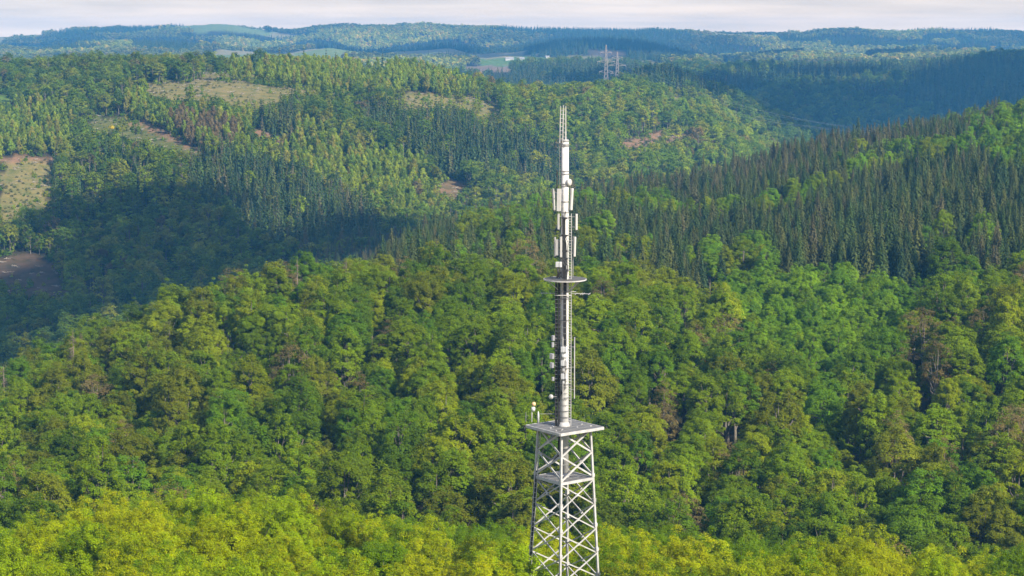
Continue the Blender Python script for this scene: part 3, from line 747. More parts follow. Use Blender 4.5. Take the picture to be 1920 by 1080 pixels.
scr = (np.stack([x[k], y[k], H(x[k], y[k])], 1), rng.random(n) * 6.28, rng.uniform(.16, .55, (n, 1)) * np.array([1.2, 1.2, .8]), rng.integers(0, 3, n), pick([(.07, .095, .03), (.10, .115, .04), (.12, .11, .05)], [2, 2, 1], n))
k = (ck >= 0) & (ck != 4) & (rng.random(len(x)) < np.clip(fbm(x / 28 + 7, y / 28, 3) * .45, 0, .3)); n = k.sum()
scr2 = (np.stack([x[k], y[k], H(x[k], y[k])], 1), rng.random(n) * 6.28, rng.uniform(.5, 1.15, (n, 1)) * np.array([.9, .9, 1.1]), rng.integers(0, 3, n), pick(YNG + HILL, [2, 2, 2, 1, 2, 1, 2, 1], n))
wood('clearing_scrub', [scr, scr2], BUSH, 'low scrub scattered over the felled clearings', 'scrub')
STK = []
for i in range(3):
    g = np.random.default_rng(900 + i); q = Geo()
    for j in range(4):
        p0 = g.normal(size=3) * np.array([1, 1, .1]) + np.array([0, 0, .25]); dv = unit(g.normal(size=3) * np.array([1, 1, .1])) * g.uniform(.8, 2.2)
        q.tube([p0 - dv, p0 + dv], [.13, .10], 0, 5)
    q.tube([(0, 0, -.3), (0, 0, .7)], [.3, .26], 0, 7)
    STK.append(q.mesh('shape', [simple('cut_wood', (.34, .29, .23), .9, noise=.3)] if i == 0 else [STK[0].materials[0]]))
k = (ck >= 0) & (ck != 4) & (rng.random(len(x)) < .09); n = k.sum()
wood('brushwood', [(np.stack([x[k], y[k], H(x[k], y[k])], 1), rng.random(n) * 6.28, rng.uniform(.5, 1.3, (n, 1)) * np.ones(3), rng.integers(0, 3, n), np.ones((n, 3)))], STK,
     'pale brushwood and stumps left lying on the clearings', 'brushwood')

# dead spruces on the crest and broom in flower
def dead_tree(X, Yb, D, Ht, seed, label):
    p = P(X, Yb, D); e = link(bpy.data.objects.new('dead_spruce_tree', None))
    e.location = (p[0], p[1], float(H(p[0], p[1])) - .1)
    tk, tw = dead_spruce(seed, Ht)
    link(bpy.data.objects.new('trunk', tk.mesh('dead_trunk', [DEADWOOD])), e)
    link(bpy.data.objects.new('branches', tw.mesh('dead_branches', [DEADWOOD])), e)
    tag(e, label, 'tree', 'dead trees standing above the green crowns')
dead_tree(136, 650, 474, 23, 1, 'tall bare brown dead spruce on the left end of the broadleaf crest')
dead_tree(196, 620, 478, 21, 2, 'bare brown dead spruce beside green spruces on the crest at left')
dead_tree(556, 500, 488, 21, 3, 'bare grey dead tree at the top of the broadleaf crest')
dead_tree(5, 690, 474, 19, 4, 'short dead spruce on the crest at the very left')
dead_tree(648, 500, 486, 21, 6, 'bare twiggy dead tree on the crest above the dark valley')
p = P(210, 240, 1415)
bb_ = bush(31, 2.1, 2.3, 220, .42)
e = link(bpy.data.objects.new('broom_bush', bb_.mesh('broom_bush', [LEAF])))
# the bush stands where the sight line meets the slope
dd = np.linspace(1150, 1650, 400); pts_ = np.stack([P(210, 241, d_) for d_ in dd]); hit = np.argmax(H(pts_[:, 0], pts_[:, 1]) > pts_[:, 2])
e.location = (pts_[hit, 0], pts_[hit, 1], float(H(pts_[hit, 0], pts_[hit, 1]))); e['tint'] = [.62, .50, .02]
tag(e, 'yellow flowering broom bush alone on the green clearing', 'bush')

# ------------------------------------------------------------------ the communications tower
WHITE = simple('galvanised_white', (.41, .40, .39), .5, noise=.28, scale=1.5)
MASTM = simple('mast_paint', (.54, .53, .51), .5, noise=.22, scale=1.1)
PANEL = simple('antenna_plastic', (.42, .41, .395), .45, noise=.14, scale=1.3)
GREY = simple('deck_grating', (.12, .117, .117), .6, noise=.2, scale=2.5)
DISC = simple('dark_grating', (.085, .08, .076), .7, noise=.25, scale=3)
STEEL = simple('grey_steel', (.22, .22, .22), .45, .3)
BLACK = simple('black_cable', (.018, .018, .02), .6)
UNITM = simple('radio_unit_grey', (.45, .455, .47), .45)
UNIT_SHADE = simple('unit_shaded_grey', (.26, .26, .28), .5)  # darker copy of the unit grey, with the left units' shade in its colour
ORANGE = simple('dome_orange', (.70, .42, .22), .4)
GZ = float(H(TX, TY))
tower = link(bpy.data.objects.new('communications_tower', None)); tower.location = (TX, TY, GZ)
tag(tower, 'white lattice tower with square decks, antenna mast and round platform rising above the woods', 'tower')
class MB:
    """boxes, bars and tubes in the tower's own coordinates, linked as one mesh"""
    def __init__(s): s.v, s.f = [], []
    def _add(s, v, f):
        o = len(s.v); s.v += [tuple(p) for p in v]; s.f += [tuple(i + o for i in q) for q in f]
    def bar(s, a, b, w, h=None, up=(0, 0, 1)):
        a, b = Vector(a), Vector(b); d = (b - a).normalized(); h = w if h is None else h
        u = Vector(up)
        if abs(d.dot(u)) > .95: u = Vector((.6, .8, 0))
        x = d.cross(u).normalized() * w / 2; y = d.cross(x).normalized() * h / 2
        v = [a-x-y, a+x-y, a+x+y, a-x+y, b-x-y, b+x-y, b+x+y, b-x+y]
        s._add(v, [(0, 3, 2, 1), (4, 5, 6, 7), (0, 1, 5, 4), (1, 2, 6, 5), (2, 3, 7, 6), (3, 0, 4, 7)])
    def tube(s, pts, rad, k=10, cap=True):
        pts = [Vector(p) for p in pts]; rad = [rad] * len(pts) if isinstance(rad, (int, float)) else rad; rings = []
        for i, p in enumerate(pts):
            d = (pts[min(i+1, len(pts)-1)] - pts[max(i-1, 0)]).normalized()
            u = d.cross(Vector((.31, .95, .1)) if abs(d.z) > .8 else Vector((0, 0, 1))).normalized(); w = d.cross(u)
            rings += [p + rad[i] * (math.cos(j / k * 6.2832) * u + math.sin(j / k * 6.2832) * w) for j in range(k)]
        f = [(i*k+j, i*k+(j+1) % k, (i+1)*k+(j+1) % k, (i+1)*k+j) for i in range(len(pts)-1) for j in range(k)]
        if cap: f += [tuple(reversed(range(k))), tuple(range((len(pts)-1)*k, len(pts)*k))]
        s._add(rings, f)
    def box(s, c, sx_, sy_, sz_, ang=0, tilt=0, bev=0):
        m_ = Matrix.Translation(Vector(c)) @ Matrix.Rotation(ang, 4, 'Z') @ Matrix.Rotation(tilt, 4, 'Y')
        x, y, z = sx_/2, sy_/2, sz_/2; b_ = bev
        if not b_:
            v = [(-x,-y,-z),(x,-y,-z),(x,y,-z),(-x,y,-z),(-x,-y,z),(x,-y,z),(x,y,z),(-x,y,z)]
            f = [(0,3,2,1),(4,5,6,7),(0,1,5,4),(1,2,6,5),(2,3,7,6),(3,0,4,7)]
        else:                                                # vertical edges chamfered, ends stepped in
            oc = [(-x+b_,-y),(x-b_,-y),(x,-y+b_),(x,y-b_),(x-b_,y),(-x+b_,y),(-x,y-b_),(-x,-y+b_)]
            v = []
            for zz, k_ in ((-z, .85), (-z+b_, 1), (z-b_, 1), (z, .85)): v += [(p*k_, q*k_, zz) for p, q in oc]
            f = [tuple(reversed(range(8))), tuple(range(24, 32))] + [(r*8+j, r*8+(j+1)%8, (r+1)*8+(j+1)%8, (r+1)*8+j) for r in range(3) for j in range(8)]
        s._add([m_ @ Vector(p) for p in v], f)
    def build(s, name, m, parent, smooth=False):
        me = bpy.data.meshes.new(name); me.from_pydata(s.v, [], s.f); me.update()
        me.materials.append(m)
        if smooth: me.polygons.foreach_set('use_smooth', [len(p.vertices) == 4 for p in me.polygons])
        ob = bpy.data.objects.new(name, me); return link(ob, parent)
def TL(X, Y, dy=0.0):
    """tower-local point seen at photo pixel X, Y, dy metres behind (+) the mast axis"""
    p = P(X, Y, TY + dy); return Vector((p[0] - TX, dy, p[2] - GZ))
ANG = R(37.5)
E1, E2 = Vector((math.cos(ANG), math.sin(ANG), 0)), Vector((-math.sin(ANG), math.cos(ANG), 0))
Z1, Z2 = TL(1058, 798.5).z, TL(1058, 893).z
ZB = TL(1058, 1065).z
def side(z):
    return float(np.interp(z, [0, ZB, Z2, Z1], [4.66 + (ZB) / (Z2 - ZB) * .76, 4.66, 3.9, 3.53]))
SG = [(-1, -1), (1, -1), (1, 1), (-1, 1)]              # front, right, back, left
def corner(q, z): h = side(z) / 2; return E1 * SG[q][0] * h + E2 * SG[q][1] * h + Vector((0, 0, z))
for q in range(4):
    mb = MB()
    mb.bar(corner(q, -1.0), corner(q, Z1 - .22), .19, .19, up=E1)
    for z in [0.4 + i * 2.42 for i in range(int(Z2 / 2.42) + 1)]: mb.box(corner(q, z), .30, .30, .34, ANG)
    mb.build('lattice_leg', WHITE, tower)
npan = int(round((Z2 - .35) / 2.42))
lv = list(np.linspace(0.4, Z2 - .25, npan + 1))
up_lv = [Z2 + .12, (Z1 + Z2) / 2, Z1 - .25]
def face_brace(q, za, zb, w):
    q2 = (q + 1) % 4; mb = MB()
    n_ = (corner(q, za) + corner(q2, za)) / 2; n_.z = 0; n_.normalize()
    a, b_, c, d = corner(q, za), corner(q2, zb), corner(q2, za), corner(q, zb)
    mb.bar(a + n_ * .06, b_ + n_ * .06, w, w * .7, up=n_); mb.bar(c - n_ * .05, d - n_ * .05, w, w * .7, up=n_)
    mid = (a + b_) / 2
    mb.box(mid + n_ * .005, .2, .2, .24, ANG)
    mb.build('cross_brace', WHITE, tower)
for q in range(4):
    for i in range(len(lv) - 1): face_brace(q, lv[i], lv[i+1], .115)
    for i in range(2): face_brace(q, up_lv[i], up_lv[i+1], .155)
def deck(z, sd, off, name):
    c = Vector((off[0], off[1], z)); mb = MB(); h = sd / 2
    mb.box(c - Vector((0, 0, .05)), sd - .14, sd - .14, .06, ANG)
    o = mb.build(name, GREY, tower)
    r_ = MB()
    for k_, (d1, d2) in enumerate(((E1, E2), (E2, E1))):
        for sg in (-1, 1):
            e_ = c + d2 * sg * h - Vector((0, 0, .13)); ln = h if k_ == 0 else h - .05
            r_.bar(e_ - d1 * ln, e_ + d1 * ln, .10, .26)
    r_.build('edge_beam', WHITE, o)
    s_ = MB()
    for t_ in np.arange(-h + .5, h - .3, .6):
        s_.bar(c + E1 * t_ - E2 * (h - .1) - Vector((0, 0, .13)), c + E1 * t_ + E2 * (h - .1) - Vector((0, 0, .13)), .07, .1)
    for t_ in np.arange(-h + .9, h - .5, 1.05):
        s_.bar(c + E2 * t_ - E1 * (h - .1) + Vector((0, 0, 0)), c + E2 * t_ + E1 * (h - .1), .03, .03)
    s_.build('joist', STEEL, o)
    return o
dc = TL(1058.8, 798.5)
deck(Z1, 5.3, (dc.x, 0), 'square_deck')
deck(Z2, side(Z2) + .12, (0, 0), 'square_deck')
# tubular mast in stepped sections, with flanges
def zY(Y): return TL(1058, Y).z
ms_ = MB()
prof = [(Z2 + .0, .42), (zY(650), .42), (zY(640), .40), (zY(528), .39), (zY(400), .365), (zY(396), .355), (zY(262), .335)]
ms_.tube([(0, 0, z) for z, r in prof], [r for z, r in prof], 28)
mast = ms_.build('mast', MASTM, tower, True)
fl = MB()
for Y in (264, 271, 274, 321, 326, 345, 349, 378, 398, 408, 440, 470, 505, 560, 600, 655, 690, 720, 745, 770, 782, 815, 840, 870, 889):
    z = zY(Y); r = float(np.interp(z, [p[0] for p in prof], [p[1] for p in prof]))
    fl.tube([(0, 0, z - .05), (0, 0, z + .05)], r + .045, 24)
fl.build('clamp_ring', STEEL, mast)
bs = MB(); bs.tube([(0, 0, Z1 - .02), (0, 0, Z1 + .05), (0, 0, Z1 + .4)], [.62, .62, .43], 24); bs.build('mast_collar', WHITE, mast, True)
bs = MB(); bs.tube([(0, 0, Z2 - .02), (0, 0, Z2 + .06), (0, 0, Z2 + .35)], [.60, .60, .43], 24); bs.build('mast_collar', WHITE, mast, True)
# top frame: pole and inclined ladder
zt, zb_ = zY(199), zY(263)
tp_ = MB(); px_ = TL(1060.5, 263).x
tp_.tube([(px_, 0, zb_), (px_, 0, zb_ + 1.2), (px_, 0, zt)], [.08, .06, .045], 8)
for z in np.arange(zb_ + .3, zt, .42): tp_.bar((px_ - .0, 0, z), (px_ - .28, 0, z + .02), .035)
tp_.bar((px_ - .26, .05, zb_), (px_ - .22, .05, zt + .1), .06)
tp_.build('top_pole', WHITE, tower)
def ladder(a, b_, w, step, name, m=WHITE, hoop=0, rail=.055):
    a, b_ = Vector(a), Vector(b_); x = Vector((w / 2, 0, 0)); mb = MB()
    mb.bar(a - x, b_ - x, rail, rail); mb.bar(a + x, b_ + x, rail, rail)
    n_ = int((b_ - a).length / step)
    for i in range(1, n_):
        p = a.lerp(b_, i / n_); mb.bar(p - x, p + x, .038, .038)
    return mb.build(name, m, tower)
ladder(TL(1052.0, 268, -.3), TL(1053.6, 199, -.12), .26, .36, 'ladder', rail=.06)
ladder(TL(1050.6, 352, -.05), TL(1050.6, 268, -.05), .16, .42, 'ladder', STEEL, rail=.035)
lx = TL(1067.5, 500, -.3).x
ladder((lx, -.22, Z1 + .03), (lx - .02, -.22, zY(400)), .40, .255, 'ladder')
lb = MB()
for Y in range(410, 785, 24): lb.bar((.3, -.1, zY(Y)), (lx, -.2, zY(Y)), .04)
lb.build('ladder_bracket', STEEL, tower)
# panel antennas
def panel(X0, X1, Y0, Y1, dy, ang=0, tilt=0, depth=.13):
    a, b_ = TL((X0 + X1) / 2, Y0, dy), TL((X0 + X1) / 2, Y1, dy); c = (a + b_) / 2
    w = (X1 - X0) / 19.6; h_ = a.z - b_.z
    mb = MB(); mb.box(c, w, depth, h_, ang, tilt, .03); o = mb.build('panel_antenna', PANEL, tower)
    br = MB(); t_ = Vector((c.x, c.y, 0)); inn = t_ - t_.normalized() * max(0.05, t_.length - .36)
    for k_ in (.32, -.32):
        z = c.z + h_ * k_; br.bar((inn.x, inn.y, z), (c.x, c.y, z), .05)
    out_ = t_ - t_.normalized() * (.04 + depth / 2)
    br.tube([(out_.x, out_.y + .02, c.z - h_ * .55), (out_.x, out_.y + .02, c.z + h_ * .52)], .035, 6)
    br.build('antenna_bracket', STEEL, o)
    fe = MB()
    for k_ in (-.25, .25): fe.tube([(c.x + k_ * w, c.y, c.z - h_ / 2 + .0), (c.x + k_ * w * .7, c.y, c.z - h_ / 2 - .14)], .025, 5)
    fe.build('cable_plug', BLACK, o)
panel(1035.8, 1040.6, 354, 394, .35, R(-55), R(-5))
panel(1044.0, 1052.2, 354, 396, -.55, R(-12), R(1))
panel(1069.0, 1074.5, 353, 394, -.2, R(50), R(5), .2)
panel(1045.0, 1048.6, 401, 430, -.3, R(-30), 0)
panel(1078.6, 1083.2, 401, 431, -.05, R(35), 0)
panel(1038.8, 1042.4, 445, 481, .25, R(-60), 0)
panel(1041.4, 1047.4, 449, 479, -.35, R(-20), 0)
panel(1049.8, 1053.8, 444, 482, -.6, R(-8), 0)
panel(1075.2, 1079.6, 444, 481, -.05, R(40), R(2), .2)
# round platform
rp = MB(); zr = zY(523); cx = TL(1059.5, 523).x
rp.tube([(cx, 0, zr - .06), (cx, 0, zr)], 2.0, 40); rpo = rp.build('round_platform', DISC, tower)
rr_ = MB()
k_ = 40; ring = [(cx + math.cos(j / k_ * 6.2832) * 2.02, math.sin(j / k_ * 6.2832) * 2.02) for j in range(k_)]
for j in range(k_):
    a, b_ = ring[j], ring[(j + 1) % k_]; rr_.bar((a[0], a[1], zr - .03), (b_[0], b_[1], zr - .03), .05, .10)
rr_.build('platform_rim', WHITE, rpo)
for an in (20, 75, 130, 200, 255, 310):
    st = MB(); d_ = Vector((math.cos(R(an)), math.sin(R(an)), 0))
    st.bar(d_ * .38 + Vector((0, 0, zr - 1.25)), d_ * 1.7 + Vector((cx, 0, zr - .17)), .07); st.bar(d_ * .4 + Vector((0, 0, zr - .11)), d_ * 1.9 + Vector((cx, 0, zr - .11)), .07, .09)
    st.build('platform_strut', WHITE, rpo)
# boxes on the mast
def unit_box(X0, X1, Y0, Y1, dy, ang=0, m=UNITM, depth=.25, name='radio_unit'):
    a, b_ = TL((X0 + X1) / 2, Y0, dy), TL((X0 + X1) / 2, Y1, dy); mb = MB()
    mb.box((a + b_) / 2, (X1 - X0) / 19.6, depth, a.z - b_.z, ang, 0, .03); o = mb.build(name, m, tower)
    lg = MB(); c = (a + b_) / 2
    inn = Vector((c.x * .35, c.y * .35, c.z)); lg.bar(inn, c, .06); lg.build('mounting_arm', STEEL, o)
    return o
unit_box(1042, 1048, 491, 501, -.5, R(-15)); unit_box(1048.6, 1053.6, 491, 501, -.6, R(-5))
for Y in (650, 675.5, 700.5):
    unit_box(1052, 1058.5, Y, Y + 10.5, -.56, R(-20)); unit_box(1059, 1063.5, Y + .5, Y + 10.5, -.5, R(25))
for Y in (665, 691, 714): unit_box(1054, 1058.5, Y, Y + 5, -.55, R(-10), depth=.15)
for (X0, X1, Y0, Y1) in ((1034, 1039.5, 629, 639), (1034, 1038, 642, 651), (1030, 1038.5, 663, 673), (1030.5, 1038, 680, 690), (1034.5, 1038.5, 707, 714)):
    unit_box(X0 + 1, X1, Y0, Y1, -.15, R(-35), UNIT_SHADE, .30)
def dish(X, Y, r, dy, yaw, depth=.3, m=PANEL):
    c = TL(X, Y, dy); d_ = Vector((math.sin(yaw), -math.cos(yaw), .02)); mb = MB()
    mb.tube([c - d_ * depth * .6, c - d_ * depth * .5, c, c + d_ * .06, c + d_ * .12, c + d_ * .15], [r * .3, r * .92, r, r * .96, r * .65, .01], 22)
    o = mb.build('dish_antenna', m, tower, True)
    ar = MB(); ar.bar(c - d_ * depth * .6, Vector((c.x * .4, c.y * .4, c.z)), .07); ar.build('dish_arm', STEEL, o)
dish(1068, 342, .34, -.3, R(55), .45)
dish(1033, 744, .24, -.3, R(-40), .2)
# rods, arms, cables
wr = MB(); wx = TL(1077, 690).x
wr.tube([(wx, -.1, zY(747)), (wx, -.1, zY(632))], .05, 8); wro = wr.build('whip_antenna', PANEL, tower)
wa = MB()
for Y in (650, 688, 730): wa.bar((.35, -.1, zY(Y)), (wx, -.1, zY(Y)), .05)
wa.build('mounting_arm', STEEL, wro)
wr = MB(); wx = TL(1074.3, 510).x; wr.tube([(wx, .2, zY(520)), (wx, .2, zY(482))], .05, 8); wr.build('whip_antenna', STEEL, tower)
wr = MB(); wx = TL(1044.5, 335).x; wr.tube([(wx, .1, zY(353)), (wx, .1, zY(319))], .055, 8)
for Y in (321, 347): wr.bar((wx, .1, zY(Y)), (-.2, 0, zY(Y)), .05)
wr.build('whip_antenna', BLACK, tower)
wr = MB(); wr.tube([TL(1055.5, 662, -.6), TL(1055.5, 632, -.6)], .04, 6); wr.tube([TL(1055.5, 748, -.6), TL(1055.5, 715, -.6)], .04, 6); wr.build('whip_antenna', PANEL, tower)
ya = MB(); a, b_ = TL(1011, 549.5, -.3), TL(1045, 550, -.3); ya.bar(a, b_, .045)
for X in (1016, 1024, 1032): p = TL(X, 549.5, -.3); ya.bar(p - Vector((0, .45, .02)), p + Vector((0, .45, .02)), .03)
ya.build('aerial_arm', STEEL, tower)
ya = MB(); ya.bar(TL(1070, 550, -.2), TL(1107, 551, -.2), .045); ya.bar(TL(1066, 546, .1), TL(1080, 547, .1), .06); ya.bar(TL(1040, 553.5, -.5), TL(1072, 554, -.5), .07)
for X in (1080, 1090, 1094, 1105): p = TL(X, 551, -.2); ya.bar(p - Vector((.12, .5, .03)), p + Vector((.12, .5, .03)), .035)
ya.build('aerial_arm', WHITE, tower)
for X, dy in ((1042.8, -.1), (1048.0, -.25)):
    cb = MB(); xx = TL(X, 650, dy).x
    for k_ in (-.07, 0, .07): cb.tube([(xx + k_, dy, zY(527)), (xx + k_ * 1.2, dy + .01, zY(660)), (xx + k_, dy, Z1 - .02)], .045, 6)
    cb.build('cable_run', BLACK, tower)
rg = MB()
for Y in np.arange(532, 788, 7.4): rg.bar(TL(1041, Y, -.17), TL(1051, Y, -.3), .03)
for Y in np.arange(536, 788, 11.2): rg.bar(TL(1051, Y, -.3), TL(1054, Y, -.50), .035); rg.bar(TL(1054, Y, -.50), TL(1064, Y, -.50), .035)
rg.build('cable_rack', STEEL, tower)
cb = MB()
for k_ in range(4):
    xx = TL(1056.6 + k_ * 1.5, 600).x; yy = -math.sqrt(max(.01, .46 ** 2 - xx * xx))
    cb.tube([(xx, yy, zY(528)), (xx, yy - .01, zY(590)), (xx + .02, yy - .02, zY(648))], .045, 6)
cb.build('cable_run', BLACK, tower)
g = np.random.default_rng(4)
for k_ in range(11):                                                  # cables from the antennas down the mast
    X0 = g.uniform(1048, 1062); Y0 = g.choice([396, 404, 440, 482, 484]); xs_ = np.clip(g.uniform(-.2, .22), -.3, .3); yy = -.42
    cb = MB(); cb.tube([TL(X0, Y0, -.45), (xs_ * 1.3, -.5, zY(Y0 + 14)), (xs_, yy, zY(Y0 + 30)), (xs_ + .03, yy - .03, zY(508)), (xs_ * .8, yy, zY(523))], .03, 5); cb.build('feeder_cable', BLACK, tower)
for k_ in range(4):                                                   # dark feeder strip up the front of the upper mast
    xx = TL(1055.0 + k_ * 1.4, 460).x; cb = MB(); cb.tube([(xx, -.42, zY(521)), (xx + .02, -.44, zY(470)), (xx - .02, -.41, zY(403 + 3 * k_))], .042, 6); cb.build('feeder_cable', BLACK, tower)
for Y_, w_ in ((408, .5), (441, .6), (470, .5), (484, .66), (507, .7)):
    cl_ = MB(); cl_.box((-.05, -.40, zY(Y_)), w_, .16, .13, R(-8)); cl_.bar((-.55, -.15, zY(Y_)), (.55, -.15, zY(Y_)), .06); cl_.build('cable_clamp', BLACK, tower)
for k_ in range(9):
    X0 = g.uniform(1042, 1054); cb = MB(); cb.tube([TL(X0, 501, -.5), TL(X0 + g.uniform(-2, 2), 509, -.7), TL(g.uniform(1043, 1055), 521, -.5)], .045, 5); cb.build('feeder_cable', BLACK, tower)
for k_ in range(6):
    X0 = 1053 + k_ * 1.8; cb = MB(); cb.tube([TL(X0, g.uniform(655, 700), -.62), TL(X0 - 2, 728, -.6), TL(1049, 745, -.4)], .025, 5); cb.build('feeder_cable', BLACK, tower)
# cables cross to the left leg and run down it
cb = MB(); LC = lambda z: corner(3, z)
for k_ in range(6):
    o_ = Vector((.05 * k_ - .12, -.12, .05 * k_))
    pts_ = [Vector((-.5 + .03 * k_, -.3, Z1 - .1)), Vector((-.52 + .03 * k_, -.3, Z2 + 2.1)) + o_, LC(Z2 + .9) * .55 + Vector((0, 0, (Z2 + .9) * .45)) + o_, LC(Z2 + .3) * .97 + Vector((0, 0, Z2 * .03)) + o_]
    pts_ += [LC(z) + Vector((.12 - .06 * k_ * .8, -.22 - .02 * (k_ % 2), 0)) for z in np.linspace(Z2 - .6, .3, 8)]
    cb.tube(pts_, .042, 6)
cb.build('cable_run', BLACK, tower)
tr = MB(); a, b_ = Vector((-.4, -.1, Z2 + 2.0)), LC(Z2 + .5) * .95 + Vector((0, 0, (Z2 + .5) * .05))
tr.bar(a, b_, .34, .06); tr.bar(a + Vector((0, -.2, .05)), b_ + Vector((0, -.2, .05)), .05, .12); tr.build('cable_tray', WHITE, tower)
a, b_ = LC(.3) + Vector((-.12, -.32, 0)), LC(Z1 - .3) + Vector((.12, -.32, 0)); mb = MB(); xw = Vector((.13, 0, 0))
mb.bar(a - xw, b_ - xw, .05); mb.bar(a + xw, b_ + xw, .05)
for i in range(1, 70): p = a.lerp(b_, i / 70); mb.bar(p - xw, p + xw, .03)
mb.build('ladder', WHITE, tower)
# small gear on the square deck
ps = MB(); c = TL(997.3, 791, .6); ps.tube([c, c + Vector((0, 0, 1.35))], .05, 8); pso = ps.build('sensor_post', WHITE, tower)
mb = MB(); q = TL(999.8, 767, .6); mb.tube([q - Vector((0, 0, .22)), q, q + Vector((0, 0, .2))], [.15, .21, .17], 14); mb.build('drum', UNITM, pso, True)
mb = MB(); q = TL(1001, 757.5, .6); mb.tube([q + Vector((0, 0, math.sin(t_) * .2)) for t_ in np.linspace(-1.5, 1.5, 9)], [max(.01, .2 * math.cos(t_)) for t_ in np.linspace(-1.5, 1.5, 9)], 14); mb.build('dome', ORANGE, pso, True)
mb = MB(); q = TL(1009.3, 794, .1); mb.tube([q, q + Vector((0, 0, .9)), q + Vector((0, 0, 1.05)), q + Vector((0, 0, 1.2))], [.10, .10, .07, .02], 12); mb.build('beacon', UNITM, tower, True)
mb = MB(); q = TL(986, 791, .8); mb.tube([q, q + Vector((0, 0, .95))], .03, 6); mb.bar(q + Vector((0, 0, .55)), q + Vector((.25, 0, .6)), .03); mb.build('sensor_post', STEEL, tower)
mb = MB(); mb.bar(TL(1013, 776, .3), TL(1046, 776, .1), .05); mb.bar(TL(1046, 776, .1), TL(1046, 790, .1), .05); mb.build('handrail', STEEL, tower)
dg_ = MB(); g = np.random.default_rng(8)
for k_ in range(9):
    q = Vector((dc.x, 0, Z1)) + E1 * g.uniform(-2.3, 2.3) + E2 * g.uniform(-2.3, 2.3)
    if math.hypot(q.x, q.y) > .8: dg_.box(q + Vector((0, 0, .03)), g.uniform(.1, .5), .08, .06, g.random() * 3)
dg_.build('deck_fitting', PANEL, tower)

# ------------------------------------------------------------------ pylons, power line, farm
def ground_at(X, Y, d0, d1):
    dd = np.linspace(d0, d1, 900); q = np.stack([P(X, Y, d_) for d_ in dd]); h_ = H(q[:, 0], q[:, 1]) > q[:, 2]
    k_ = int(np.argmax(h_)) if h_.any() else 450
    return q[k_]
STEELF = simple('pylon_steel', (.26, .23, .225), .6)
tips = []
def pylon(X, Ytop, D, label):
    top = P(X, Ytop, D); gz_ = float(H(top[0], D)); hh = top[2] - gz_
    e = link(bpy.data.objects.new('pylon', None)); e.location = (top[0], D, gz_); tag(e, label, 'pylon', 'power line pylons')
    wv = lambda z: float(np.interp(z, [0, hh * .55, hh * .72, hh], [7.2, 3.0, 2.2, .5])) / 2
    b = MB(); lvl = np.linspace(0, 1, 13) ** .8 * hh
    cn = lambda q, z: Vector((SG[q][0] * wv(z), SG[q][1] * wv(z), z))
    for q in range(4):
        for i in range(12):
            b.bar(cn(q, lvl[i]), cn(q, lvl[i+1]), .46)
            b.bar(cn(q, lvl[i]), cn((q+1) % 4, lvl[i+1]), .26); b.bar(cn((q+1) % 4, lvl[i]), cn(q, lvl[i+1]), .26)
    b.build('lattice_body', STEELF, e)
    tp = []
    for fz, ln in ((.56, 6.5), (.72, 8.5), (.87, 5.5)):
        a_ = MB(); z = hh * fz
        for s_ in (-1, 1):
            a_.bar((s_ * wv(z), 0, z), (s_ * ln, 0, z + .6), .36); a_.bar((s_ * wv(z), 0, z + 2.2), (s_ * ln, 0, z + .7), .28)
            a_.bar((s_ * ln, 0, z + .5), (s_ * ln, 0, z - 1.6), .22); tp.append(Vector((top[0] + s_ * ln, D, gz_ + z - 1.6)))
        a_.build('cross_arm', STEELF, e)
    tips.append(tp)
pylon(1136.5, 84, 1960, 'taller grey lattice pylon beyond the wooded spur, the left one of the pair')
pylon(1157.5, 97, 1995, 'smaller grey lattice pylon beyond the wooded spur, the right one of the pair')
WIRE = simple('wire', (.42, .42, .44), .5)
pl = MB()
for k_, p0 in enumerate(tips[0]):
    end = Vector(P(1720 + k_ * 5, 252 + (k_ % 3) * 5, 1420)); end.z += 2
    pts_ = []
    for t_ in np.linspace(0, 1, 14): q = p0.lerp(end, t_); q.z -= 26 * 4 * t_ * (1 - t_) * .55; pts_.append(q)
    pl.tube(pts_, .035, 4)
tag(pl.build('power_line', WIRE, None), 'thin sagging power cables crossing the valley to the right of the pylons', 'power line')
ROOF, WALLM = simple('barn_roof', (.30, .27, .27), .7), simple('barn_wall', (.45, .43, .40), .7)
def barn(X, Y, ln, wd, hw, yaw, label, d0=3000, d1=4500):
    q = ground_at(X, Y, d0, d1); e = link(bpy.data.objects.new('farm_building', None)); e.location = (q[0], q[1], float(H(q[0], q[1]))); e.rotation_euler = (0, 0, yaw)
    b = MB(); b.box((0, 0, hw / 2 - 1), ln, wd, hw + 2); b.build('wall', WALLM, e)
    r_ = MB(); x, y = ln / 2 + .6, wd / 2 + .6; z, zt = hw + .02, hw + wd * .32
    r_._add([(-x, -y, z), (x, -y, z), (x, y, z), (-x, y, z), (-x, 0, zt), (x, 0, zt)], [(0, 1, 5, 4), (2, 3, 4, 5), (0, 4, 3), (1, 2, 5), (0, 3, 2, 1)]); r_.build('roof', ROOF, e)
    tag(e, label, 'building')
barn(955, 113, 17, 9, 3.5, R(8), 'long low white farm building at the left of the far fields')
barn(976, 113, 15, 9, 3.5, R(-10), 'shorter white farm building right beside the long one')
barn(1026, 109, 8, 6, 3, R(15), 'small pale barn at the right end of the far farm')

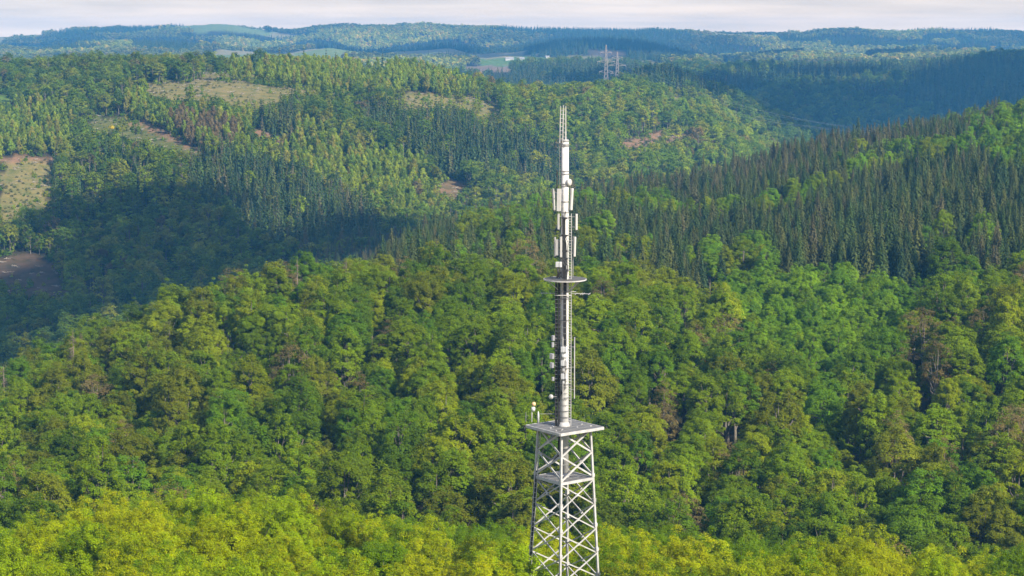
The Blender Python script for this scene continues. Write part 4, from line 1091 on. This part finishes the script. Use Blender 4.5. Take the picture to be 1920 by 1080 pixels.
# ------------------------------------------------------------------ clouds whose shadows lie on the valley and the far hills
CLM, t, o = mat('cloud_white')
b = N(t, 'ShaderNodeBsdfDiffuse'); b.inputs['Color'].default_value = (.85, .85, .86, 1); L(t, b.outputs[0], o.inputs['Surface'])
import bmesh
def cloud(X, Y, D, ax, ay, alt, yaw=0, seed=0, n=26):
    """a bank of cloud at altitude alt, standing between the sun and the ground seen at pixel X, Y"""
    gpt = Vector(P(X, Y, D)); c = gpt + SDIR * ((alt - gpt.z) / SDIR.z); g = np.random.default_rng(seed); bm = bmesh.new()
    for k_ in range(n):
        a_ = g.random() * 6.283; r_ = math.sqrt(g.random()) * .86
        s_ = (1.05 - r_ * .75) * .40 * min(ax, ay) * g.uniform(.75, 1.2)
        m_ = Matrix.Translation((math.cos(a_) * r_ * ax, math.sin(a_) * r_ * ay, s_ * .12)) @ Matrix.Diagonal((s_ * g.uniform(.9, 1.4), s_, s_ * .35, 1))
        bmesh.ops.create_icosphere(bm, subdivisions=3, radius=1, matrix=m_)
    for v in bm.verts:
        q = v.co / (min(ax, ay) * .22)
        v.co += v.normal * (0.10 * min(ax, ay)) * (math.sin(q.x * 2.1 + seed) * math.cos(q.y * 2.7) + .5 * math.sin(q.x * 5 + q.y * 4.3)) * .5
    me = bpy.data.meshes.new('cloud'); bm.to_mesh(me); bm.free(); me.materials.append(CLM)
    me.polygons.foreach_set('use_smooth', np.ones(len(me.polygons), bool))
    ob = link(bpy.data.objects.new('cloud', me)); ob.location = c; ob.rotation_euler = (0, 0, yaw)
    tag(ob, 'white cloud bank high above the hills outside the picture', 'cloud', 'clouds above the hills', 'stuff')
cloud(330, 470, 1080, 170, 130, 480, R(-20), 1)
cloud(70, 580, 880, 120, 130, 480, R(0), 9)
cloud(270, 375, 1210, 75, 65, 480, R(0), 10)
cloud(500, 455, 1040, 105, 95, 480, R(0), 2)
cloud(1660, 190, 2750, 560, 420, 620, R(0), 3)
cloud(1380, 190, 2080, 190, 170, 560, R(0), 4)
cloud(1080, 85, 4700, 640, 420, 900, R(0), 5)
cloud(150, 72, 5700, 380, 200, 900, R(0), 7)
cloud(1500, 92, 4550, 520, 260, 900, R(0), 8)

# ------------------------------------------------------------------ haze over the hills
top = 50.0; bot = float(ZT.min()) - 1.0
hb = MB(); hb.box((0, 3700, (top + bot) / 2), 14000, 9400, top - bot)
HZ, t, o = mat('haze')
pv = N(t, 'ShaderNodeVolumePrincipled')
pv.inputs['Color'].default_value = (.11, .47, 1.0, 1)
pv.inputs['Density'].default_value = 1.0e-4
pv.inputs['Anisotropy'].default_value = 0.0
L(t, pv.outputs[0], o.inputs['Volume'])
tag(hb.build('haze', HZ, None), kind='stuff')
print('XF', int((T['pool']=='XFARB').sum()), 'ztmax', ZT.max(), 'bot', bot, 'trees', len(T['x']), 'single', int(single.sum()), {k_: int((T['kind'] == k_).sum()) for k_ in set(T['kind'])})
